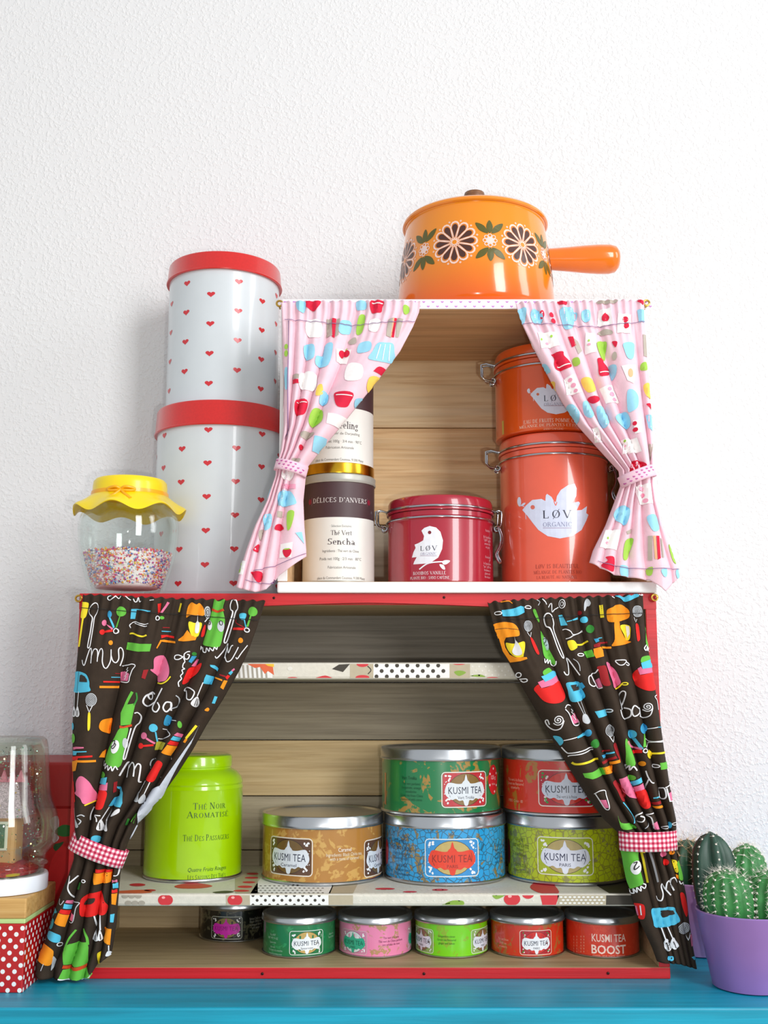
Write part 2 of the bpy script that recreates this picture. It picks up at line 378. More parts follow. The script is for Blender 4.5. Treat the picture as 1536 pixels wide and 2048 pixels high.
# ------------------------------------------------------------------ setting
def wall_mat():
    m = bpy.data.materials.new('stippled_white_paint'); m.use_nodes = True; nt = m.node_tree; b = nt.nodes['Principled BSDF']
    b.inputs['Roughness'].default_value = 0.75
    tc = nt.nodes.new('ShaderNodeTexCoord')
    n = nt.nodes.new('ShaderNodeTexNoise'); n.inputs['Scale'].default_value = 290; n.inputs['Detail'].default_value = 2; n.inputs['Roughness'].default_value = 0.55
    n2 = nt.nodes.new('ShaderNodeTexVoronoi'); n2.feature = 'SMOOTH_F1'; n2.inputs['Scale'].default_value = 170
    for q in (n, n2): nt.links.new(tc.outputs['Object'], q.inputs['Vector'])
    r = nt.nodes.new('ShaderNodeValToRGB'); r.color_ramp.elements[0].position = 0.47; r.color_ramp.elements[1].position = 0.70
    nt.links.new(n.outputs['Fac'], r.inputs[0])
    ad = nt.nodes.new('ShaderNodeMath'); ad.operation = 'MULTIPLY_ADD'; ad.inputs[1].default_value = -0.2
    nt.links.new(n2.outputs['Distance'], ad.inputs[0]); nt.links.new(r.outputs[0], ad.inputs[2])
    bp = nt.nodes.new('ShaderNodeBump'); bp.inputs['Strength'].default_value = 0.42; bp.inputs['Distance'].default_value = 0.0013
    nt.links.new(ad.outputs[0], bp.inputs['Height']); nt.links.new(bp.outputs[0], b.inputs['Normal'])
    c = nt.nodes.new('ShaderNodeValToRGB'); c.color_ramp.elements[0].color = lin('e2e1e2'); c.color_ramp.elements[1].color = lin('ecebeb')
    nt.links.new(n.outputs['Fac'], c.inputs[0]); nt.links.new(c.outputs[0], b.inputs['Base Color'])
    return m
wl = mesh_obj('wall_back', [(-1.3, 1.085, -0.9), (1.3, 1.085, -0.9), (1.3, 1.085, 1.7), (-1.3, 1.085, 1.7), (-1.3, 1.185, -0.9), (1.3, 1.185, -0.9), (1.3, 1.185, 1.7), (-1.3, 1.185, 1.7)],
     [(0, 1, 2, 3), (5, 4, 7, 6), (3, 2, 6, 7), (1, 0, 4, 5), (4, 0, 3, 7), (1, 5, 6, 2)], wall_mat(), smooth=False)
tag(wl, 'white stippled plaster wall behind the crates', 'wall', kind='structure')
fl_ = box('floor', (-1.6, -2.6, -0.93), (1.6, 1.185, -0.9), wood('oak_floor', 'a58a64', 'b89c74', 'c4aa84', 8.0, 0.2)); fl_['kind'] = 'structure'
def paint(name, hexa, hexb, gscale=(4, 60, 60), rough=0.45):
    m = wood(name, hexa, hexb, hexb, 3.0, 0.7, rough); return m
teal = wood('turquoise_paint', '038ead', '069dbd', '0aa9ca', 2.0, 0.8, 0.42)
sh = box('sideboard_top', (-0.62, 0.822, -0.05), (0.62, 1.0835, 0.0), teal, bev=0.0015)
tag(sh, 'turquoise painted wooden shelf board under the red crate', 'shelf')

# ------------------------------------------------------------------ crates
ZB = CAM_H
red_w = wood('red_paint', 'bf0c16', 'cd121c', 'd61c24', 5.0, 0.9, 0.4)
white_w = M('f7f7f7', 0.4, var=0.02, bump=0.1)
grey_ws = [wood('weathered_plank_%s' % 'abcdefg'[i], a, b, c, i*2.7+1) for i, (a, b, c) in enumerate([
    ('776f62', '8d8576', '9b9385'), ('80745f', '978b75', 'a69a83'), ('b59565', 'cdb080', 'd9bf90'), ('a08a66', 'b8a17a', 'c5af88'), ('94866f', 'ab9c82', 'b8aa90'), ('a8906a', 'bda57c', 'c7b18a'), ('8d8069', 'a29479', 'ad9f84')])]
tan_ws = [wood('pine_plank_%s' % 'abcd'[i], a, b, c, i*3.3+11, 0.6) for i, (a, b, c) in enumerate([
    ('d2ad7c', 'efd6aa', 'f5e0ba'), ('c29262', 'e6c08c', 'f3d8ac'), ('aa9c84', 'c6b9a2', 'd2c6b0'), ('c99f74', 'e2bd90', 'ecca9f')])]
grain_y = wood('weathered_board', '97845f', 'b09a72', 'bda983', 21.0)
X0, X1 = -0.249, 0.2225
crate = thing('wooden_crate', 'large red-edged wooden crate with dark printed curtains, standing on the turquoise board', 'crate', (0, 0.9, 0))
def cr(name, lo, hi, mats, sm=None, parent=None, bev=0.0008):
    o = box(name, (lo[0], lo[1]-0.9, lo[2]), (hi[0], hi[1]-0.9, hi[2]), mats, parent or crate, bev, sm); return o
CT, CB = 0.2994, 1.0515
wr = [grain_y, red_w]
cr('bottom_board', (X0, 0.9, 0.0), (X1, CB-0.007, 0.0086), wr, {'-y': 1, '-x': 1, '+x': 1})
cr('top_board', (X0, 0.9085, CT-0.009), (X1, CB-0.007, CT), wr, {'-y': 1, '+z': 1, '-x': 1, '+x': 1})
cr('side_board', (X0, 0.9, 0.0086), (X0+0.009, CB-0.007, CT-0.009), wr, {'-y': 1, '-x': 1})
cr('side_board', (X1-0.009, 0.9, 0.0086), (X1, CB-0.007, CT-0.009), wr, {'-y': 1, '+x': 1})
def plank_rows(pys, mats, name, x0, x1, parent, zlo, zhi):
    zs = [zhi]+[at(768, p, 1.0445).z for p in pys]+[zlo]
    for i in range(len(zs)-1):
        o = box(name, (x0, 1.0445-0.9, zs[i+1]+0.0004), (x1, CB-0.9, zs[i]-0.0004), mats[i % len(mats)], parent, 0.0007)
plank_rows([1365, 1480, 1592, 1700, 1790], [grey_ws[0], grey_ws[1], grey_ws[2], grey_ws[4], grey_ws[6], grey_ws[5]], 'back_plank', X0+0.0005, X1-0.0005, crate, 0.0002, CT-0.0002)
# arched red rail under the top edge
n = 24; xs = [X0+(X1-X0)*i/n for i in range(n+1)]
rv, rf = [], []
for x in xs:
    u = (x-(X0+X1)/2)/((X1-X0)/2); zb = CT-0.0075-0.0052*min(1, abs(u)/0.62)**1.3
    for y, z in ((-0.0005, zb), (-0.0005, CT), (0.0083, CT), (0.0083, zb)): rv.append((x, y, z))
for i in range(n):
    for k in range(4): rf.append((i*4+k, i*4+(k+1) % 4, i*4+4+(k+1) % 4, i*4+4+k))
rf += [(3, 2, 1, 0), (n*4, n*4+1, n*4+2, n*4+3)]
bm_r = mesh_obj('front_rail', rv, rf, red_w, None, crate, False)
nailm = M('3a1512', 0.5, 0.6)
for px, py in ((548, 1196), (888, 1195), (525, 1947), (848, 1947), (1216, 1946)):
    p = at(px, py, 0.9); lathe('nail', [(0.0011, 0.0), (0.0011, 0.0005), (0.0006, 0.0008)], nailm, crate, 10, loc=(p.x, -0.0004, p.z)).rotation_euler = (PI/2, 0, 0)
brass = M('c9a24a', 0.3, 1.0)
def eye_screw(px, py, Y, parent, oy):
    p = at(px, py, Y)
    pts = [(0.0024*math.cos(a), 0, 0.0024*math.sin(a)) for a in [i*PI/8 for i in range(16)]]
    v, f = tube_geo(pts, 0.0009, 6, True); v2, f2 = tube_geo([(0.0, 0.0, -0.0024), (0.0, 0.006, -0.0024)], 0.0009, 6)
    o = mesh_obj('eye_screw', [*v, *v2], f+[tuple(i+len(v) for i in q) for q in f2], brass, None, parent); o.location = (p.x, Y-oy, p.z)
eye_screw(157, 1197, 0.8965, crate, 0.9); eye_screw(1309, 1195, 0.8965, crate, 0.9)

# shelves inside the crate, covered in a patchwork print
cream = M('d9d4c6', 0.6, var=0.05, nscale=300, bump=0.15, bscale=1200)
def on_z(px, py, z):
    dx, dy = (px-768.0)/F_PX, (1024.0-py)/F_PX; t = (z-CAM_H)/(sn+dy*cs); return Vector((dx*t, t*(cs-dy*sn), z))
INK.update(fb='b9ad93', fk='3c362c', fd='e5e2d8', fw='f1f0ec', fr='cf3038', fo='e0663c', fl='86a83c', fg='a9a294')
XS0, XS1 = X0+0.0095, X1-0.0095
def shelf(Yf, z0, z1, front_items, top_items, pys):
    o = cr('shelf', (XS0, Yf, z0), (XS1, 1.0440, z1), cream, bev=0.0022)
    def clampx(v): v.x = max(XS0+0.0003, min(XS1-0.0003, v.x)); return v
    def sf(px, py, h):
        p = clampx(at(px, py, Yf)); p.z = max(z0+0.0012, min(z1-0.0012, p.z)); p.y -= h; p.y -= 0.9; return p
    pr = Print(sf, 0.00015, 0.00006); pr.go(front_items); stuffp(pr.build('printed_pattern', o))
    if top_items:
        def st(px, py, h):
            p = clampx(on_z(px, py, z1)); p.y = max(Yf+0.001, min(1.043, p.y)); p.z += h; p.y -= 0.9; return p
        pt = Print(st, 0.00015, 0.00006); pt.go(top_items); stuffp(pt.build('printed_pattern', o))
    return o
def rect(c, x0, y0, x1, y1, k='p'): return (k, c, [x0, y0, x1, y0, x1, y1, x0, y1])
def dots(c, x0, x1, y0, y1, nx, ny, rx, ry, k='e1'):
    return [(k, c, (x0+(x1-x0)*(i+(0.5 if j % 2 else 0))/nx, y0+(y1-y0)*j/max(1, ny-1), rx, ry)) for j in range(ny) for i in range(nx)]
def cherry(x, y, s=1.0): return [('e2', 'fr', (x, y, 15*s, 12*s)), ('e3', 'f3a9a6', (x-4*s, y-5*s, 3.5*s, 2.5*s)), ('S3', 'fk', 2*s, [x, y-9*s, x+10*s, y-16*s, x+22*s, y-20*s])]
lowf = [rect('fb', 452, 1780, 500, 1816), rect('fw', 500, 1780, 657, 1816), rect('fb', 657, 1780, 706, 1816), rect('fb', 1115, 1780, 1212, 1816), rect('fk', 1212, 1780, 1300, 1816),
        ('p', 'fr', [1080, 1780, 1118, 1780, 1112, 1816, 1085, 1816])] + dots('fk', 506, 655, 1791, 1810, 9, 3, 3, 3) + dots('fd', 712, 1075, 1790, 1812, 22, 3, 2, 1.5) \
     + dots('fw', 1122, 1212, 1794, 1806, 10, 3, 3, 1.6) + dots('fg', 250, 290, 1792, 1806, 3, 2, 7, 5) + cherry(331, 1800) + cherry(470, 1800) + cherry(1024, 1798, 1.1) + cherry(1056, 1788, 0.8) \
     + [('P1', 'fl', [985, 1790, 1000, 1782, 1015, 1784, 1005, 1794, 992, 1798]), ('P1', 'fl', [890, 1808, 905, 1801, 926, 1802, 926, 1811, 905, 1812]), rect('fr', 665, 1783, 700, 1790, 'p1'), ('s1', 'fl', 2, [885, 1810, 900, 1806])]
lowt = [rect('fb', 470, 1744, 515, 1788), ('p', 'fw', [532, 1740, 680, 1740, 660, 1788, 500, 1788]), ('p', 'fk', [1150, 1745, 1300, 1745, 1300, 1790, 1222, 1790]), ('P1', 'fr', [1085, 1788, 1060, 1775, 1078, 1762, 1105, 1768, 1118, 1788]),
        ('p', 'fb', [680, 1740, 730, 1740, 706, 1788, 657, 1788])] + dots('fk', 512, 650, 1772, 1786, 15, 4, 2.6, 0.7) + [('P1', 'fr', [350, 1772, 385, 1766, 425, 1772, 400, 1777, 360, 1777]), ('e1', 'fr', (275, 1770, 16, 3)),
        ('e1', 'fr', (300, 1781, 12, 2)), ('e1', 'fr', (505, 1748, 12, 2)), ('e1', 'fr', (503, 1756, 14, 2)), ('e1', 'fr', (498, 1765, 13, 2)), ('e1', 'fr', (490, 1774, 15, 2.4)), ('e1', 'fr', (483, 1782, 16, 2)),
        ('e1', 'fr', (770, 1778, 20, 2)), ('e1', 'fr', (880, 1780, 16, 2)), ('e1', 'fr', (820, 1784, 14, 1.6)), ('P1', 'fk', [425, 1785, 450, 1782, 468, 1784, 445, 1788]), ('P1', 'fo', [230, 1783, 290, 1780, 300, 1786, 235, 1787])] \
     + dots('fd', 725, 1060, 1774, 1786, 24, 3, 2, 0.7)
shelf(0.9045, 0.0531, 0.0628, lowf, lowt, 0)
upf = [rect('fw', 440, 1322, 545, 1360)] + [('p1', 'fg', [448+i*9, 1330, 452+i*9, 1330, 454+i*9, 1360, 450+i*9, 1360]) for i in range(10)] + [('p2', 'fo', [495, 1322, 545, 1322, 548, 1350, 536, 1342, 530, 1348, 520, 1334, 510, 1336]), ('p3', 'f1c232', [530, 1322, 548, 1322, 548, 1334, 536, 1332]),
      ('p1', 'fk', [664, 1338, 678, 1329, 700, 1327, 686, 1344]), rect('fb', 700, 1322, 747, 1360), rect('fw', 747, 1322, 899, 1360), rect('fb', 899, 1322, 940, 1360)] + dots('fk', 753, 897, 1331, 1353, 7, 3, 4, 4) + dots('fd', 945, 1050, 1333, 1350, 8, 3, 2, 2) \
     + [('e1', 'fr', (725, 1328, 12, 6)), ('e1', 'fr', (725, 1355, 14, 5)), ('S2', 'fk', 2, [735, 1332, 742, 1340, 736, 1348]), ('e1', 'fr', (918, 1327, 13, 3)), ('P1', 'fl', [908, 1344, 920, 1341, 932, 1345, 918, 1352]), ('P1', 'fl', [940, 1352, 960, 1349, 970, 1354]),
        ('P1', 'fr', [630, 1358, 650, 1351, 665, 1358]), ('e1', 'fd', (580, 1337, 5, 4)), ('e1', 'fr', (585, 1356, 10, 2)), ('e1', 'fr', (985, 1356, 12, 2))]
shelf(0.9105, 0.2300, 0.2437, upf, None, 0)

# upper box
UX0, UX1, UY, UZ0, UZ1 = -0.0872, 0.2225, 0.895, CT+0.0002, 0.5494
ubox = thing('wooden_box', 'white-edged wooden box with pink printed curtains, standing on the red crate', 'crate', (0, 0.9, UZ0))
def ub(name, lo, hi, mats, sm=None, bev=0.0008):
    return box(name, (lo[0], lo[1]-0.9, lo[2]-UZ0), (hi[0], hi[1]-0.9, hi[2]-UZ0), mats, ubox, bev, sm)
ww = [tan_ws[3], white_w]
ub('bottom_board', (UX0, UY, UZ0), (UX1, 1.0445, UZ0+0.0092), ww, {'-y': 1, '-x': 1, '+x': 1, '-z': 1}, 0.0014)
ub('top_board', (UX0, UY, UZ1-0.009), (UX1, 1.0445, UZ1), ww, {'-y': 1, '-x': 1, '+x': 1, '+z': 1})
ub('side_board', (UX0, UY, UZ0+0.0092), (UX0+0.0085, 1.0445, UZ1-0.009), ww, {'-y': 1, '-x': 1})
ub('side_board', (UX1-0.0085, UY, UZ0+0.0092), (UX1, 1.0445, UZ1-0.009), ww, {'-y': 1, '+x': 1})
zs = [UZ1-0.0002]+[at(768, p, 1.0445).z for p in (856, 1050)]+[UZ0+0.0002]
for i in range(3):
    box('back_plank', (UX0+0.0004, 1.0446-0.9, zs[i+1]+0.0004-UZ0), (UX1-0.0004, CB-0.9, zs[i]-0.0004-UZ0), tan_ws[i], ubox, 0.0007)
# dotted ribbon along the top front edge
rib = box('ribbon_trim', (UX0+0.001, UY-0.0009-0.9, UZ1-0.0088-UZ0), (UX1-0.001, UY-0.0001-0.9, UZ1-0.0004-UZ0), M('f8f1f5', 0.55, var=0.02), ubox, 0.0002)
def s_rib(px, py, h): p = at(px, py, UY-0.0009); return Vector((p.x, p.y-0.9-h, p.z-UZ0))
pr = Print(s_rib, 0.00006, 0.00002)
def heart(pr, c, x, y, s, lay=0, raw=False, up=1):
    pts = []
    for i in range(20):
        t = 2*PI*i/20; pts.append((x+s*1.14*16*math.sin(t)**3/17, y+up*s*0.86*(13*math.cos(t)-5*math.cos(2*t)-2*math.cos(3*t)-math.cos(4*t))/17))
    pr.poly(c, pts, lay, False, raw)
for i in range(40):
    for j in range(2): heart(pr, 'c98ad0', 570+i*18.5+(9 if j else 0), 604+j*9, 3, up=-1)
stuffp(pr.build('printed_hearts', rib))
eye_screw(559, 607, 0.8915, ubox, 0.9); eye_screw(1293, 606, 0.8915, ubox, 0.9)
for c in ubox.children:
    if c.name.startswith('eye_screw'): c.location.z -= UZ0

# ------------------------------------------------------------------ curtains
def interp(tab, y, k):
    if y <= tab[0][0]: return tab[0][k]
    for a, b in zip(tab, tab[1:]):
        if y <= b[0]:
            t = (y-a[0])/(b[0]-a[0]); return a[k]+(b[k]-a[k])*t
    return tab[-1][k]
def gauss(x, c, s): return math.exp(-((x-c)/s)**2)
class Curtain:
    def __init__(s, Y0, tab, top, bot, tie, nf, ph, amp, cr, flat=0.35, wrap=None, wob=0.1, xmin=-9):
        s.cr = cr; s.flat = flat
        s.Y0, s.tab, s.top, s.bot, s.tie, s.nf, s.ph, s.amp, s.wrap, s.wob, s.xmin = Y0, tab, top, bot, tie, nf, ph, amp, wrap, wob, xmin
    def LR(s, py): return interp(s.tab, py, 1), interp(s.tab, py, 2)
    def depth(s, u, t, py):
        tt = (py-s.top[0][1])/(s.tie-s.top[0][1])            # 0 at the rod, 1 at the ribbon
        a = s.amp*(0.30+0.70*min(1, max(0, tt)*2.2)) if tt < 1 else s.amp*(1.0-s.flat*min(1, (tt-1)*5))
        a *= 1-0.35*gauss(tt, 1, 0.12)
        q = 0.0; u = min(1, max(0, u))
        for c0, c1 in zip(s.cr, s.cr[1:]):
            if u <= c1:
                q = max(0.0, math.sin(PI*(u-c0)/(c1-c0)))**0.75*min(1.25, 0.35+(c1-c0)*3.6); break
        d = -a*q - 0.18*a*math.sin(2*PI*u*1.3+s.ph)
        d -= 0.0013*math.sin(2*PI*(s.nf*3.6)*u+s.ph*5)*gauss(max(0, tt), 0.0, 0.2)
        d -= 0.007*math.sin(PI*min(1, max(0, u)))*gauss(tt, 1, 0.35)
        return d
    def pos(s, px, py):
        L, R = s.LR(py); u = min(1, max(0, (px-L)/(R-L))); px = L+(R-L)*u
        yt, yb = interp(s.top, u, 1), interp(s.bot, u, 1); py = min(max(py, yt), yb)
        L, R = s.LR(py); px = L+(R-L)*u
        p = at(px, py, s.Y0-0.006); p.y = s.Y0+s.depth(u, 0, py)
        if s.wrap and p.x > s.wrap: p.y += (p.x-s.wrap)*0.5
        p.x = max(p.x, s.xmin)
        return p
    def surf(s, px, py, h):
        p = s.pos(px, py); e = 1.5
        a = s.pos(px+e, py)-s.pos(px-e, py); b = s.pos(px, py+e)-s.pos(px, py-e)
        n = a.cross(b)
        if n.length < 1e-14: n = Vector((0, -1, 0))
        n.normalize()
        if n.y > 0: n = -n
        n = (n+Vector((0, -0.7, 0))).normalized()
        return p+n*h
def make_curtain(name, label, C, mat, frames, nu, nv, ribbon, rmat, hem):
    root = thing(name, label, 'curtain', group='pair of dark kitchen-print curtains' if 'dark' in name else 'pair of pink crockery-print curtains'); org = at(C.tab[0][1], C.top[0][1], C.Y0); root.location = (org.x, C.Y0, org.z)
    vs_, fs = [], []
    for j in range(nv+1):
        for i in range(nu+1):
            u, t = i/nu, j/nv; yt, yb = interp(C.top, u, 1), interp(C.bot, u, 1); py = yt+(yb-yt)*t
            if j == 0: py += 2.0*math.sin(u*C.nf*3.6*2*PI)
            L, R = C.LR(py); p = at(L+(R-L)*u, py, C.Y0-0.006); p.y = C.Y0+C.depth(u, t, py)
            if C.wrap and p.x > C.wrap: p.y += (p.x-C.wrap)*0.5
            p.x = max(p.x, C.xmin)
            vs_.append(p-root.location)
    for j in range(nv):
        for i in range(nu):
            a = j*(nu+1)+i; fs.append((a, a+nu+1, a+nu+2, a+1))
    cl = mesh_obj('cloth', vs_, fs, mat, None, root, True, 180)
    so = cl.modifiers.new('thickness', 'SOLIDIFY'); so.thickness = 0.0006; so.offset = -1
    pr = Print(lambda a, b, h: C.surf(a, b, h)-root.location, 0.0006, 0.0003, step=3.6, rough=0.8)
    for fr, items in frames: pr.frame(*fr); pr.go(items)
    pr.frame(0, 0, 1)
    for line in hem: pr.stroke('st' if 'pink' in name else 'k', 1.3, line, 3)
    stuffp(pr.build('printed_pattern', cl, smooth=True))
    # ribbon: a loop round the gathered cloth
    (lx, ly), (rx, ry), hpx = ribbon
    pl, prr = at(lx, ly, C.Y0-0.006), at(rx, ry, C.Y0-0.006); c = (pl+prr)/2; half = (prr-pl)/2; hh = hpx*C.Y0/F_PX*0.5
    up = Vector((0, 0, 1)); up = (up - half.normalized()*up.dot(half.normalized())).normalized()
    n = 64; v, f, uv = [], [], []; per = 0.0; last = None
    for i in range(n+1):
        a = 2*PI*i/n; b = 0.0135 if math.sin(a) > 0 else 0.0055
        q = c+half*1.02*math.cos(a); q.y = C.Y0-0.0045-b*math.sin(a)
        if last is not None: per += (q-last).length
        last = q.copy(); uv.append(per)
        if i < n:
            for k in range(5): v.append(q+up*hh*(k/2-1)*1.0-root.location+Vector((0, 0, 0.0)))
    for i in range(n):
        j = (i+1) % n
        for k in range(4): f.append((i*5+k, j*5+k, j*5+k+1, i*5+k+1))
    o = mesh_obj('tieback', v, f, rmat, None, root, True, 180)
    ul = o.data.uv_layers.new(name='uv')
    for poly in o.data.polygons:
        for li, vi in zip(poly.loop_indices, poly.vertices):
            i, k = divmod(vi, 5); s = uv[i]
            if poly.index//4 == n-1 and i == 0: s = per
            ul.data[li].uv = (s, hh*(k/2))
    so = o.modifiers.new('thickness', 'SOLIDIFY'); so.thickness = 0.0005; so.offset = 0
    return root, o
def gingham(name, c1, c2, c3, per, edge=None, h=0.012):
    m = bpy.data.materials.new(name); m.use_nodes = True; nt = m.node_tree; b = nt.nodes['Principled BSDF']; b.inputs['Roughness'].default_value = 0.8
    uvn = nt.nodes.new('ShaderNodeUVMap'); sp = nt.nodes.new('ShaderNodeSeparateXYZ'); nt.links.new(uvn.outputs[0], sp.inputs[0])
    def stripe(o):
        a = nt.nodes.new('ShaderNodeMath'); a.operation = 'DIVIDE'; a.inputs[1].default_value = per; nt.links.new(o, a.inputs[0])
        fr = nt.nodes.new('ShaderNodeMath'); fr.operation = 'FRACT'; nt.links.new(a.outputs[0], fr.inputs[0])
        g = nt.nodes.new('ShaderNodeMath'); g.operation = 'GREATER_THAN'; g.inputs[1].default_value = 0.5; nt.links.new(fr.outputs[0], g.inputs[0]); return g.outputs[0]
    s1, s2 = stripe(sp.outputs[0]), stripe(sp.outputs[1])
    ad = nt.nodes.new('ShaderNodeMath'); ad.operation = 'ADD'; nt.links.new(s1, ad.inputs[0]); nt.links.new(s2, ad.inputs[1])
    dv = nt.nodes.new('ShaderNodeMath'); dv.operation = 'DIVIDE'; dv.inputs[1].default_value = 2; nt.links.new(ad.outputs[0], dv.inputs[0])
    r = nt.nodes.new('ShaderNodeValToRGB'); r.color_ramp.interpolation = 'CONSTANT'
    r.color_ramp.elements[0].position = 0; r.color_ramp.elements[0].color = lin(c1); r.color_ramp.elements[1].position = 0.75; r.color_ramp.elements[1].color = lin(c3)
    e = r.color_ramp.elements.new(0.25); e.color = lin(c2)
    nt.links.new(dv.outputs[0], r.inputs[0]); nt.links.new(r.outputs[0], b.inputs['Base Color']); return m
ging = gingham('red_gingham', 'f7eef0', 'dd6f88', 'b01240', 0.0036)
ribm = M('f3c9da', 0.6, var=0.03)
dark = M('392e25', 0.85, var=0.1, nscale=150, bump=0.3, bscale=2500, spec=0.2, key='cloth')
pink = M('f6d0dc', 0.85, var=0.05, nscale=100, bump=0.3, bscale=2500, spec=0.2, key='cloth')
def strainer(cx, cy, rx, ry, vx, hand):
    it = [('e', 'gw', (cx, cy, rx, ry))]+[('o1', 'br', 5, (cx, cy, rx*f, ry*f)) for f in (0.82, 0.6, 0.38, 0.16)]
    return it+[('s', 'w', 8, vx)]+hand
def spiral(cx, cy, r, w, c='w', turns=2.4, a0=0.0):
    pts = []
    for i in range(22):
        t = i/21; a = a0+t*turns*2*PI; pts += [cx+r*t*math.cos(a), cy+r*t*math.sin(a)]
    return ('S', c, w, pts)
A = [('P','yel',[145,190,200,180,265,195,270,250,240,380,205,430,165,430,125,380,135,300]),('p','yel',[165,480,190,480,140,870,108,870]),('p','yel',[170,425,200,425,188,485,165,485]),
 ('C','w',14,[365,205,290,300,300,360,345,425,335,520,320,650,285,870,318,870,345,680,362,540,375,420,420,340,435,270,410,210]),
 ('e','g',(778,330,72,78)),('p','g',[765,400,778,400,735,570,700,590]),('e','b',(617,375,32,55)),('p','lb',[608,420,632,425,690,575,665,590]),('e','pk',(537,508,40,48)),('p','pk',[570,530,600,540,665,590,655,620]),
 ('e','r',(510,650,42,42)),('p','r',[540,635,650,605,665,640,540,665]),('o1','w',16,(712,632,38)),('e','o',(637,812,32,36)),
 ('S','w',15,[195,1075,215,1140,245,1150,290,1000,320,915,345,905,355,1000,350,1130]),('S','w',15,[350,1040,385,930,425,910,450,960,447,1105]),('S','w',15,[447,1050,480,930,510,905,530,960,525,1100,550,1190,590,1195,640,1080,645,915]),('S','w',15,[645,1000,670,1090,710,1115,745,1050,745,920,775,885,805,940,800,1040,760,1165]),
 ('P','lb',[30,1565,34,1400,40,1290,80,1255,140,1252,220,1270,290,1310,335,1400,342,1480,340,1560]),('p1','br',[162,1410,168,1310,200,1300,260,1330,300,1380,305,1418]),('s1','br',6,[140,1254,125,1562]),
 ('S','w',14,[640,85,580,100,575,140,620,155,670,120,700,85]),('S','w',12,[700,95,740,130,780,85]),('S','w',14,[840,85,880,130,920,150]),('S','w',14,[960,130,980,175,1010,170,1030,110,1050,175,1080,165]),('s','w',14,[1210,155,1290,150]),
 ('p','lb',[930,290,1010,285,985,440,915,440]),('p','lb',[1010,285,1110,300,1245,320,1235,350,1130,318,1010,300]),
 ('S','w',12,[915,580,905,530,985,485,1080,515,1150,530,1210,515]),('S','w',12,[980,505,1060,535,1150,562,1190,555]),('S','yel',24,[900,670,960,665,1060,705,1130,715,1185,695]),
 ('p','g',[865,800,960,810,1080,830,1255,830,1230,945,1060,950,960,935,845,910]),
 ('p','pk',[765,1260,850,1250,925,1290,905,1400,755,1395]),('S1','w',14,[785,1165,900,1155,970,1140,1020,1165,975,1230,940,1330,910,1420,755,1405]),('s1','w',13,[905,1190,880,1230,910,1235,865,1280,895,1290,845,1330,880,1330,850,1380]),
 ('s','dr',10,[695,1282,760,1285]),('s','lb',12,[645,1340,755,1340]),('s','r',24,[540,1410,750,1412]),('s','o',34,[490,1490,750,1490]),
 ('p','r',[1335,210,1400,200,1385,350,1345,370]),('p','pk',[1480,175,1510,190,1410,360,1385,350,1450,240]),('o1','w',16,(1343,432,32)),('e','g',(1405,425,30,25)),
 ('s','dr',14,[1410,573,1510,573]),('s','lb',14,[1395,630,1536,635]),('p','r',[1385,690,1470,685,1600,710,1600,745,1460,715,1390,740]),('p','o',[1375,765,1430,760,1620,790,1620,820,1390,790,1330,900,1320,890]),
 ('P','pk',[1240,1215,1275,1205,1285,1060,1340,1010,1420,1005,1480,1070,1525,1180,1530,1300,1480,1390,1400,1410,1345,1410,1320,1320,1240,1240]),('S1','yel',20,[1345,1430,1420,1440,1500,1400,1560,1330]),('p','dr',[1110,1350,1140,1230,1210,1220,1160,1370])]
